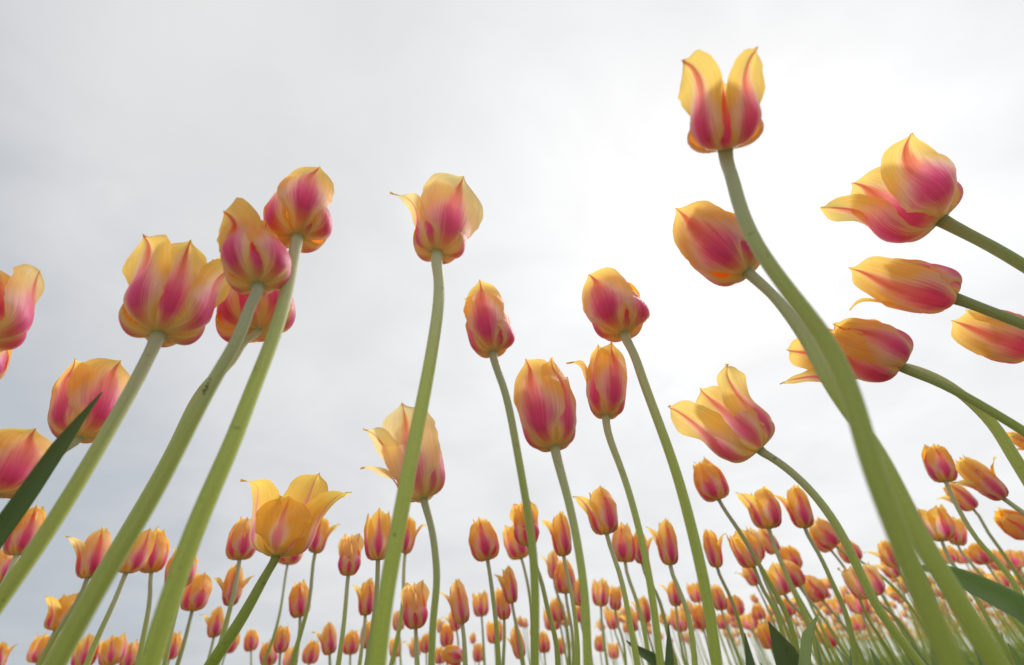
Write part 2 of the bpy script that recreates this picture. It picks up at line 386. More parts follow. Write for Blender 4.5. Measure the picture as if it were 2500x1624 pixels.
def basal_leaves(parent, rad, num, hmax, seed):
    r_ = random.Random(seed); a0 = r_.uniform(0, 6.28)
    for i in range(num):
        a = a0 + i * 6.28 / num + r_.uniform(-.5, .5); ln = r_.uniform(.8, 1.15) * hmax
        dx, dy = math.cos(a), math.sin(a)
        pts = [(dx * rad, dy * rad, -.01), (dx * (rad + .02), dy * (rad + .02), ln * .4), (dx * (rad + .06), dy * (rad + .06), ln * .8), (dx * (rad + .12), dy * (rad + .12), ln * .92)]
        me = blade_mesh('leaf', pts, [.014, .034, .040, .030, .002], [(-dx, -dy, .2), (-dx, -dy, .9), (-dx * .6, -dy * .6, 1), (0, 0, 1)], LEAF, .35, 5, 4)
        part('leaf', me, parent)

CLOSED = [dict(az=0, lay=.012), dict(az=120, lay=.012), dict(az=-120, lay=.012), dict(az=60, lay=-.012), dict(az=180, lay=-.012), dict(az=-60, lay=-.012)]
def tulip(label, base, tip, wpx, stem, petals=None, az0=0, Lr=.072, Y=None, dy=0.0, wt=None, wb=None, group=None, res=(30, 17), col=(1, 0, 1), seed=0, leaves=2, over=None, stemdy=0.0, hide=None, ang=None, stc=(1, 1, 1)):
    """base, tip: photo pixels of the receptacle and of the flower's top; wpx: width of the bloom in photo pixels.
    The bloom's real length Lr gives its distance; the stem is followed in the vertical plane it stands in, down to the soil."""
    if Y is None:
        Y = Lr / (at(*tip, 1.0) - at(*base, 1.0)).length
    B = at(*base, Y); T = at(*tip, Y + dy)
    if ang is not None:           # angle by which the bloom leans away from the sight line's perpendicular
        rd = ray(*tip).normalized(); cv_ = B - CAM; b_ = rd.dot(cv_); h_ = math.sqrt(cv_.dot(cv_) - b_ * b_)
        T = CAM + rd * (b_ + h_ * math.tan(math.radians(ang)))
    X, Yx, Z, ln = head_matrix(B, T)
    zc = proj((B + T) / 2)[2]
    wr = wpx / F_PX * zc
    ps = [B]
    if stem:
        m_ = len(stem)
        for i, s_ in enumerate(stem): ps.append(at(*s_, Y + stemdy * (i + 1) / m_))
    else:
        dn = (-Z * .35 + Vector((random.uniform(.0, .12), random.uniform(-.05, .05), -1))).normalized()
        ps += [B + dn * .07, B + dn * .15 + Vector((.004, 0, -.01))]
    ps = root_of(ps)
    root = ps[-1].copy(); root.z = 0
    o = thing('tulip', label, 'tulip', root, group)
    zB = proj(B)[2]
    rt = (wt / F_PX * zB / 2) if wt else .0029
    if wb: rb = wb / F_PX * proj(ps[len(stem)])[2] / 2
    else: rb = .0040
    # the stem starts just inside the bloom
    loc = [p - root for p in ps]
    loc.insert(0, loc[0] + Z * ln * .035)
    nst = len(loc)
    kvis = (len(stem) if stem else 2) + 1
    if wt and wb: rv = [.93 * (wt + (wb - wt) * (i / kv) ** 1.12) / F_PX * proj(ps[i])[2] / 2 for kv in [kvis - 1] for i in range(kvis)]; rv += [rv[-1]] * (nst - 1 - kvis)
    else: rv = None
    radii = [rt * 1.05] + [rt + (rb - rt) * min(1, i / max(1, kvis - 1)) for i in range(nst - 1)]
    if rv: radii = [rv[0] * 1.3, rv[0] * 1.2] + rv[1:]
    part('stem', tube_mesh('stem', loc, radii, STEM, 14 if res[0] > 20 else 9, 7 if res[0] > 20 else 4), o, None, None, stc)
    mat = Matrix(((X.x, Yx.x, Z.x), (X.y, Yx.y, Z.y), (X.z, Yx.z, Z.z))).to_4x4()
    mat.translation = B - root
    arrs = []
    for i, p in enumerate(petals or CLOSED):
        q = dict(p); q['az'] = q['az'] + az0
        if over: q = {**over, **q}
        if not petals:
            r_ = random.Random(seed * 31 + i)
            q['len'] = r_.uniform(.9, 1.03); q['az'] += r_.uniform(-10, 10)
        arrs.append(petal_arrays(q, res[0], res[1], seed * 17 + i))
    lo = min(a[0][..., 0].min() for a in arrs); hi = max(a[0][..., 0].max() for a in arrs)
    sx = wr / ((hi - lo) * ln)    # bring the bloom to its width in the photograph
    for P, UV in arrs:
        P = P * np.array([sx * ln, sx * ln, ln])
        part('petal', grid_mesh('petal', P, UV, PETAL), o, mat, None, col)
    if res[0] > 30 and col == (1, 0, 1): [setattr(c_, 'color', (1.12, .12, 1, 1)) for c_ in o.children if c_.name.startswith('petal')]
    if leaves: basal_leaves(o, max(rb, .004), leaves, .15, seed + 5)
    o['y'] = Y
    if hide is None: HEADS.append((base, tip, wpx))
    if DEBUG: print('T %-34s Y=%.2f L=%.3f w=%.3f zB=%.2f root=(%.2f,%.2f)' % (label[:34], Y, ln, wr, B.z, root.x, root.y))
    del o['y']; LASTY[0] = Y
    return o
HEADS = []
LASTY = [0]
DEBUG = False
def S(k=1.0504, *pts):
    return [(x * k, y * k) for x, y in pts]
K = 2500 / 2380
def D(*pts): return [(x * K, y * K) for x, y in pts]
def d1(x, y): return (x * K, y * K)

# ------------------------------------------------------------------ the big tulips, one by one
HERO = dict(res=(34, 19))
def pt(az, **k): return dict(az=az, **k)
EAR = dict(bl=1, b=.39, m=.27, t=.30, curl=.03, W=.36, cm=3.2, c1=-1.6, roll=-.05, crease=.035)      # waisted petal, margins folded back
CUP = dict(bl=.4, b=.34, m=.33, t=.20, W=.36, cm=2.7, c1=2.6)
OUT = dict(b=.30, m=.40, t=.62, curl=.12, W=.24, cm=2.4, c1=1.5, crease=.02)                   # flung outwards
OPEN = dict(bl=.4, b=.36, m=.40, t=.46, curl=.06, W=.33, cm=2.4, c1=1.0, crease=.02)

HERO_A = tulip('tallest tulip of all, two pink petals folded back like ears above a thick curving stem', d1(1686, 350), d1(1676, 130), 196, 
      D((1697, 400), (1714, 460), (1760, 570), (1848, 695), (1930, 810), (1985, 940), (2030, 1090), (2090, 1250), (2150, 1400), (2215, 1546)),
      [pt(-37, **{**EAR, 'lay': .015, 'W': .33, 'm': .31, 't': .33, 'len': 1.12, 'bend': -.7, 'c1': -.7, 'side': -.02, 'wr': .72, 'wl': 1.1}), pt(41, **{**EAR, 'lay': .015, 'W': .29, 'm': .30, 't': .32, 'len': 1.02, 'bend': .5, 'c1': -.7, 'side': .02, 'wl': .68, 'wr': 1.1}), pt(2, b=.32, m=.24, t=.14, W=.24, len=.72, cm=3.2), pt(180, **{**CUP, 'len': .6, 'b': .36}), pt(120, **{**CUP, 'b': .40, 'len': .55}), pt(-115, **{**CUP, 'b': .41, 'len': .6})],
      wt=30, wb=62, Lr=.078, Y=.19, ang=14, seed=1, **HERO)
HERO_B = tulip('leaning tulip crossed by the thick stem of the tallest tulip, broad petal with sharp tip', d1(1737, 632), d1(1596, 500), 158,
      D((1790, 680), (1840, 740), (1880, 800), (1920, 875), (1965, 945), (2012, 1010), (2060, 1090), (2115, 1200), (2180, 1320), (2260, 1450), (2320, 1546)),
      [pt(-6, **{**CUP, 'lay': .035, 'W': .40, 'len': 1.03}), pt(75, **{**CUP, 'lay': .01, 'len': .86}), pt(-100, **{**CUP, 'len': .84}), pt(40, **{**CUP, 'len': .9}), pt(150, **CUP), pt(-150, **CUP)],
      wt=25, wb=54, Lr=.070, seed=2, **HERO)
tulip('wide open tulip with three sharp points on a straight stem leaving the picture', d1(2188, 512), d1(2026, 420), 242,
      D((2260, 550), (2320, 582), (2380, 618), (2470, 672)),
      [pt(26, **{**EAR, 'bl': .3, 'W': .40, 'len': 1.0, 't': .50, 'curl': .06, 'm': .44, 'b': .46, 'lay': .05, 'c1': 2.0, 'cm': 2.4, 'roll': .0, 'wl': .62, 'wr': 1.15, 'bend': .9}), pt(-18, **{**OPEN, 'm': .32, 't': .28, 'W': .32, 'len': 1.10, 'lay': .0}), pt(-58, **{**EAR, 'bl': 0, 'W': .30, 't': .44, 'm': .35, 'len': 1.24, 'c1': 1.2, 'roll': .0, 'lay': .03, 'bend': -.2}), pt(110, **{**CUP, 'len': .7}), pt(-110, **{**CUP, 'len': .7}), pt(180, **{**CUP, 'len': .8})],
      wt=27, wb=31, Lr=.076, seed=3, col=(1.45, .2, 1), stc=(.72, .80, .55), **HERO)
tulip('long oval closed tulip pointing sideways with one small curled petal tip below', d1(2215, 692), d1(1992, 624), 164,
      D((2260, 708), (2320, 731), (2380, 754), (2470, 790)),
      [pt(-14, **{**CUP, 'lay': .045, 'W': .42, 'len': 1.10, 'b': .37, 't': .08}), pt(75, **{**CUP, 'b': .37, 'len': .66}), pt(-80, **{**CUP, 'len': .96, 'm': .36, 't': .46, 'curl': .14, 'W': .20}), pt(50, **{**CUP, 'len': .82}), pt(150, **{**CUP, 'len': .8}), pt(-140, **{**CUP, 'len': .82})],
      wt=25, wb=29, Lr=.076, seed=4, col=(1.05, .1, 1), stc=(.72, .80, .55), **HERO)
tulip('closed tulip cut off by the picture edge below the long oval one', d1(2405, 808), d1(2216, 744), 122,
      D((2440, 822), (2500, 850)), [pt(-6, **{**CUP, 'lay': .045, 'W': .40, 't': .10, 'len': 1.07}), pt(75, **{**CUP, 'len': .96, 'W': .30}), pt(-90, **{**CUP, 'len': .8}), pt(60, **{**CUP, 'len': .8}), pt(150, **{**CUP, 'len': .8}), pt(-140, **{**CUP, 'len': .8})],
      wt=26, wb=34, Lr=.074, seed=5, **HERO)
tulip('plump sideways tulip behind two thick stems with a yellow band along its middle', d1(2094, 853), d1(1925, 768), 146,
      D((2170, 885), (2250, 925), (2330, 972), (2380, 1003), (2460, 1060)),
      [pt(30, **{**CUP, 'W': .34, 'lay': .01, 'b': .38}), pt(-40, **{**CUP, 'W': .36, 'b': .36}), pt(80, **{**CUP, 'b': .38, 'len': .9}), pt(-5, **{**CUP, 'lay': -.03}), pt(150, **CUP), pt(-130, **CUP)],
      wt=20, wb=25, Lr=.066, Y=.385, seed=6, stc=(.72, .80, .55), col=(1, .1, 1), **HERO)
tulip('half hidden tulip whose three petal tips poke out past the crossing thick stems', d1(2010, 838), d1(1796, 810), 160,
      D((2105, 852), (2190, 886), (2260, 938), (2310, 990), (2350, 1052), (2380, 1100), (2440, 1200)),
      [pt(45, **{**OPEN, 'W': .26, 't': .5}), pt(0, **{**OPEN, 'W': .26, 'm': .30, 't': .2, 'len': .96}), pt(-55, **{**OPEN, 'W': .20, 't': .52}), pt(100, **{**CUP, 'len': .7}), pt(-110, **{**CUP, 'len': .7}), pt(180, **{**CUP, 'len': .7})],
      wt=18, wb=33, Lr=.074, Y=.47, seed=7, **HERO)
tulip('star shaped tulip spread wide open with a curled upright petal, on an arching stem', d1(1766, 1046), d1(1648, 935), 214,
      D((1790, 1062), (1842, 1100), (1902, 1162), (1950, 1232), (1990, 1312), (2040, 1412), (2140, 1546)),
      [pt(-48, **{**EAR, 'W': .30, 'len': 1.32, 't': .46, 'm': .40, 'c1': -.4}), pt(48, **{**EAR, 'W': .24, 'len': 1.18, 'b': .36, 'm': .38, 't': .50, 'curl': .1}), pt(8, **{**OPEN, 'W': .25, 'm': .30, 't': .26, 'len': 1.22}), pt(85, **{**CUP, 'len': .8}), pt(-100, **{**CUP, 'len': .9}), pt(180, **OPEN)],
      wt=20, wb=23, Lr=.056, seed=8, col=(.85, .3, .8), **HERO)
tulip('pale broad petalled tulip with one petal flung out sideways, on a tall gently bent stem', d1(1016, 590), d1(1048, 448), 230,
      D((1019, 640), (1020, 690), (1008, 790), (985, 920), (955, 1070), (925, 1230), (895, 1400), (877, 1546)),
      [pt(14, **{**CUP, 'lay': .045, 'W': .53, 't': .27, 'len': 1.06, 'c1': 1.2, 'cm': 2.0, 'bend': .18}), pt(-80, **{**OUT, 'W': .22, 't': .58, 'curl': .24, 'len': .70, 'b': .34}), pt(-32, **{**CUP, 'W': .30, 'len': .92, 't': .3, 'm': .34}), pt(85, **{**CUP, 'len': .62, 'b': .36}), pt(150, **{**CUP, 'len': .7}), pt(-140, **{**CUP, 'b': .38, 'len': .6})],
      wt=25, wb=48, Lr=.076, seed=9, col=(.88, .75, .9), **HERO)
tulip('pale see-through tulip half covered by a thick stem, two thin petals flung out beside it', d1(985, 1160), d1(948, 970), 196,
      D((1000, 1215), (1012, 1290), (1015, 1350), (1008, 1430), (1003, 1546)),
      [pt(-8, **{**CUP, 'lay': .045, 'W': .44, 't': .24, 'len': 1.08, 'c1': 1.2, 'cm': 2.0}), pt(-62, **{**OUT, 'W': .24, 't': .56, 'len': .90}), pt(-95, **{**OUT, 'W': .15, 't': .62, 'curl': .12, 'len': .58}), pt(70, **{**CUP, 'W': .36, 'len': .85}), pt(35, **{**CUP, 'W': .36, 'len': .92}), pt(180, **{**CUP, 'len': .8})],
      wt=17, wb=20, Lr=.072, seed=10, col=(.62, 1, .6), **HERO)
tulip('narrow closed tulip alone on a long stem, small petal bulging from its lower side', d1(1145, 820), d1(1120, 668), 112,
      D((1170, 900), (1195, 1010), (1220, 1150), (1240, 1300), (1243, 1546)),
      [pt(-6, **{**CUP, 'lay': .045, 'W': .40, 'len': 1.03, 't': .12}), pt(-75, **{**CUP, 'len': .82, 't': .3}), pt(72, **{**CUP, 'len': .58, 'b': .38}), pt(40, **{**CUP, 'len': .8}), pt(150, **{**CUP, 'len': .8}), pt(-140, **{**CUP, 'len': .8})],
      wt=18, wb=23, Lr=.070, seed=11, **HERO)
tulip('tall cup tulip with a sharp tip and orange sides, below the blunt egg shaped one', d1(1289, 1040), d1(1252, 852), 148,
      D((1315, 1140), (1345, 1280), (1360, 1400), (1366, 1546)),
      [pt(-20, **{**CUP, 'lay': .05, 'W': .40, 'len': 1.05, 't': .18, 'bend': -.25}), pt(44, **{**CUP, 'W': .28, 'len': .98, 'm': .34, 't': .26, 'lay': .01}), pt(92, **{**CUP, 'len': .8, 'm': .36, 't': .36, 'W': .26, 'lay': -.02}), pt(-85, **{**CUP, 'len': .8}), pt(150, **CUP), pt(-140, **CUP)],
      wt=21, wb=23, Lr=.074, seed=12, **HERO)
tulip('cup tulip with one side petal curling over toward the sharp tipped tulip beside it', d1(1408, 968), d1(1410, 812), 150,
      D((1440, 1080), (1480, 1210), (1510, 1350), (1536, 1546)),
      [pt(22, **{**CUP, 'lay': .045, 'W': .38, 'len': 1.02}), pt(-34, **{**CUP, 'W': .32, 'len': .96, 't': .28}), pt(-86, **{**OUT, 'W': .2, 'len': .86, 'm': .36, 't': .52, 'curl': .22}), pt(75, **{**CUP, 'len': .8}), pt(150, **CUP), pt(-140, **CUP)],
      wt=17, wb=20, Lr=.070, seed=13, **HERO)
tulip('blunt egg shaped tulip with pink side petal above the cup tulip with the curled petal', d1(1450, 776), d1(1408, 652), 148,
      D((1468, 812), (1490, 870), (1530, 980), (1575, 1110), (1615, 1260), (1650, 1430), (1666, 1546)),
      [pt(-18, **{**CUP, 'lay': .045, 'W': .44, 'b': .37, 'len': 1.06, 'bend': -.35, 'bl': .9}), pt(62, **{**CUP, 'len': .72, 'b': .40}), pt(-85, **{**CUP, 'len': .9}), pt(30, **{**CUP, 'len': .9, 'lay': -.02}), pt(150, **CUP), pt(-140, **CUP)],
      wt=21, wb=31, Lr=.066, seed=14, **HERO)
tulip('round pink tulip with a folded blunt petal, highest of the three that overlap', d1(690, 552), d1(700, 430), 152,
      D((683, 595), (672, 650), (640, 770), (590, 900), (535, 1040), (470, 1190), (400, 1380), (347, 1546)),
      [pt(6, **{**CUP, 'lay': .045, 'W': .36, 'b': .40, 'len': 1.10, 'm': .34, 't': .26, 'side': .08, 'bend': .3, 'bl': 1}), pt(-70, **{**CUP, 'len': .9, 'W': .40, 'b': .38}), pt(70, **{**CUP, 'len': .72, 'b': .40}), pt(40, **{**CUP, 'len': .80, 'lay': -.03, 'W': .26}), pt(150, **{**CUP, 'b': .4, 'len': .8}), pt(-130, **{**CUP, 'b': .4, 'len': .8})],
      wt=25, wb=56, Lr=.066, seed=15, **HERO)
HERO_N = tulip('tulip with one waisted yellow petal standing up, stem carrying a brown scar', d1(600, 664), d1(590, 514), 158,
      D((585, 705), (560, 770), (500, 880), (430, 1010), (350, 1160), (250, 1330), (130, 1546)),
      [pt(-44, **{**EAR, 'len': 1.08, 'lay': .035, 'bend': -.55, 'W': .33}), pt(45, **{**CUP, 'W': .42, 'lay': .01, 'b': .42, 'len': .86}), pt(4, **{**CUP, 'len': .84, 'W': .28}), pt(100, **{**CUP, 'b': .4, 'len': .8}), pt(170, **CUP), pt(-120, **{**CUP, 'b': .4})],
      wt=24, wb=50, Lr=.070, seed=16, **HERO)
HERO_N_Y = LASTY[0]
tulip('squat tulip tucked below and behind the two overlapping ones, mostly hidden by their stems', d1(603, 768), d1(585, 640), 176,
      D((585, 780), (545, 830), (486, 890), (418, 1010), (338, 1160), (238, 1330), (118, 1546)),
      [pt(-60, **{**EAR, 'len': 1.1, 'W': .28, 't': .4}), pt(-15, **{**CUP, 'W': .32, 'len': .9}), pt(40, **{**CUP, 'W': .42, 'b': .42}), pt(95, **{**CUP, 'b': .4, 'len': .9}), pt(170, **CUP), pt(-120, **{**CUP, 'b': .42, 'len': .6})],
      wt=18, wb=36, Lr=.072, seed=17, **HERO)
tulip('big wide tulip with three separate pointed petals and pale middle petal, clear of the others', d1(368, 778), d1(424, 600), 226,
      D((352, 815), (330, 860), (270, 970), (200, 1090), (100, 1250), (0, 1395), (-80, 1510)),
      [pt(-46, **{**EAR, 'bl': .2, 'len': 1.06, 'lay': .035, 'b': .42, 'm': .40, 't': .42, 'W': .36, 'c1': -.6, 'bend': -.5, 'wr': .75}), pt(52, **{**EAR, 'bl': .1, 'W': .40, 'lay': .035, 'b': .48, 'm': .48, 't': .56, 'len': .96, 'c1': 1.2, 'roll': 0, 'curl': .04, 'bend': .55, 'wl': .6}), pt(4, **{**OPEN, 'W': .30, 'm': .36, 't': .34, 'len': 1.02}), pt(110, **{**CUP, 'b': .44, 'len': .6}), pt(170, **{**CUP, 'b': .42, 'len': .7}), pt(-120, **{**CUP, 'b': .42, 'len': .6})],
      wt=29, wb=42, Lr=.080, seed=18, **HERO)
o_P = tulip('tulip with the pointed dark leaf crossing in front of it', d1(186, 1017), d1(228, 858), 150,
      D((150, 1046), (100, 1106), (40, 1188), (-20, 1268), (-70, 1330)),
      [pt(22, **{**CUP, 'lay': .05, 'W': .42, 't': .26, 'len': 1.02, 'bend': .3}), pt(-48, **{**CUP, 'W': .30, 'len': .96, 'm': .36, 't': .32, 'lay': .01}), pt(-105, **{**CUP, 'len': .8, 'W': .26, 'lay': -.03}), pt(90, **{**CUP, 'len': .85, 'W': .28}), pt(150, **CUP), pt(-140, **CUP)],
      wt=15, wb=19, Lr=.070, seed=19, **HERO)
tulip('tulip cut by the picture edge showing its torn orange inside and a purple-pink lower petal', d1(-72, 790), d1(-36, 636), 196,
      D((-60, 860), (-110, 950), (-170, 1080)),
      [pt(66, **{**CUP, 'W': .34, 'b': .42, 'm': .42, 't': .44, 'len': 1.0, 'lay': .035, 'c1': 2.2}), pt(14, **{**CUP, 'len': .86, 't': .3}), pt(-40, **CUP), pt(100, **{**CUP, 'b': .42, 'len': .5}), pt(150, **{**OPEN}), pt(-140, **CUP)],
      wt=30, wb=42, Lr=.074, seed=20, col=(1.25, .4, 1), **HERO)
o_R = tulip('tulip leaning in at the picture edge beside the lower end of the pointed dark leaf', d1(-26, 1148), d1(56, 1012), 168,
      D((-40, 1200), (-80, 1290), (-130, 1400)),
      [pt(14, **{**CUP, 'lay': .045, 'W': .42, 'len': 1.04}), pt(-60, **{**CUP, 'len': .95}), pt(85, **{**CUP, 'len': .86, 't': .30}), pt(110, **{**CUP, 'len': .6}), pt(150, **CUP), pt(-140, **CUP)],
      wt=26, wb=44, Lr=.070, seed=21, **HERO)
tulip('yellow edge of a tulip just entering at the picture edge below the torn orange one', d1(-62, 880), d1(-36, 770), 110,
      D((-90, 920), (-140, 1010)), None, wt=24, wb=36, Lr=.068, seed=22, res=(24, 13), hide=1)
tulip('golden yellow tulip with flared petals and hardly any pink, on a dark slanting stem', d1(642, 1293), d1(690, 1125), 256,
      D((625, 1325), (605, 1360), (560, 1440), (490, 1546)),
      [pt(-6, **{**OPEN, 'W': .42, 'lay': .045, 'b': .45, 'm': .48, 't': .42, 'curl': .0, 'len': .68, 'c1': 1.8}), pt(-66, **{**OUT, 'W': .40, 'b': .42, 'm': .48, 't': .58, 'curl': .20, 'len': .96}), pt(70, **{**OUT, 'W': .36, 'b': .42, 'm': .48, 't': .68, 'curl': .14, 'len': 1.0}), pt(30, **{**OPEN, 'len': 1.12, 'W': .35, 'lay': -.01}), pt(150, **{**OPEN, 'len': 1.14, 'W': .38}), pt(-150, **{**OPEN, 'len': 1.0, 'W': .38})],
      wt=19, wb=32, Lr=.068, seed=23, col=(.36, 0, .3), stc=(.62, .74, .35), **HERO)

gmS, t = new_mat('scar'); o_ = N(t, 'ShaderNodeOutputMaterial'); p_ = N(t, 'ShaderNodeBsdfPrincipled'); L(t, p_.outputs[0], o_.inputs[0])
p_.inputs['Base Color'].default_value = (.17, .13, .06, 1); p_.inputs['Roughness'].default_value = .8
def scar(parent, px, py, Y, length, width, r):
    c = at(px, py, Y); d = (at(px + 32, py - 60, Y) - c).normalized(); f_ = (CAM - c); f_ = (f_ - d * f_.dot(d)).normalized(); s_ = d.cross(f_)
    n_ = 9; tt = np.linspace(-1, 1, n_); vv = np.linspace(-1, 1, 5)
    P = np.zeros((n_, 5, 3))
    for i, a in enumerate(tt):
        wd = width * (1 - a * a) ** .6 * (1 + .5 * math.sin(i * 2.3)) * .5
        for j, b in enumerate(vv):
            x = b * wd + .0006 * math.sin(i * 1.7)
            q = c + d * (a * length / 2) + s_ * x + f_ * (math.sqrt(max(0, r * r - x * x)) + .0002 * (1 - b * b))
            P[i, j] = q - parent.location
    part('scar', grid_mesh('scar', P, np.zeros((n_, 5, 2)), gmS), parent, None, 'brown scar on the stem')
scar(HERO_N, 499, 958, HERO_N_Y, .007, .0020, .0047)
scar(HERO_N, 508, 940, HERO_N_Y, .006, .0009, .0046)

# ------------------------------------------------------------------ leaves that the photograph shows between the stems
def leaf_at(parent, pix, Ys, wpx, nrm, label=None, fold=.3, wave=0.0, col=None):
    """pix: centre line in photo pixels from root to tip, Ys: distance of each point, wpx: widths in photo pixels"""
    pts = [at(x, y, Y) for (x, y), Y in zip(pix, Ys)]
    wid = [wp / F_PX * proj(p)[2] for wp, p in zip(wpx, pts)]
    p0 = pts[0]
    if p0.z > .01:                      # carry it down to the plant's base
        rt = parent.location.copy(); pts = [rt + (p0 - rt) * .04 + Vector((0, 0, .0)), rt.lerp(p0, .5) + Vector((0, 0, .01))] + pts
        wid = [wid[0] * .4, wid[0] * .85] + wid
    loc = [p - parent.location for p in pts]
    fc = (CAM - pts[-2]).normalized(); nrm = fc + Vector(nrm) * .35
    me = blade_mesh('leaf', loc, wid, [nrm] * 2, LEAF, fold, 9, 8, .0007, wave)
    return part('leaf', me, parent, None, label, col)

# ------------------------------------------------------------------ the tulips behind, each placed and described
MID = dict(res=(18, 11))
FORM = {
    'c': (CLOSED, {}),
    'o': (CLOSED, dict(t=.30, m=.34, W=.29)),
    'l': ([pt(6, **{**CUP, 'lay': .03, 'W': .38}), pt(-72, **{**OUT, 'len': .86, 'curl': .16}), pt(75, **{**CUP, 'len': .9}), pt(45, **CUP), pt(150, **CUP), pt(-130, **{**CUP, 'len': .95})], {}),
    'r': ([pt(-6, **{**CUP, 'lay': .03, 'W': .38}), pt(72, **{**OUT, 'len': .86, 'curl': .16}), pt(-75, **{**CUP, 'len': .9}), pt(-45, **CUP), pt(150, **CUP), pt(130, **{**CUP, 'len': .95})], {}),
    'b': ([pt(0, **{**CUP, 'lay': .03, 'W': .38}), pt(74, **{**OUT, 'len': .72}), pt(-74, **{**OUT, 'len': .74}), pt(-45, **CUP), pt(150, **CUP), pt(40, **CUP)], {}),
    't': ([pt(-52, **{**EAR, 'len': .98}), pt(52, **{**EAR, 'len': 1.0}), pt(0, **{**CUP, 'W': .26, 'len': .96, 't': .28}), pt(110, **CUP), pt(-110, **CUP), pt(180, **CUP)], {}),
}
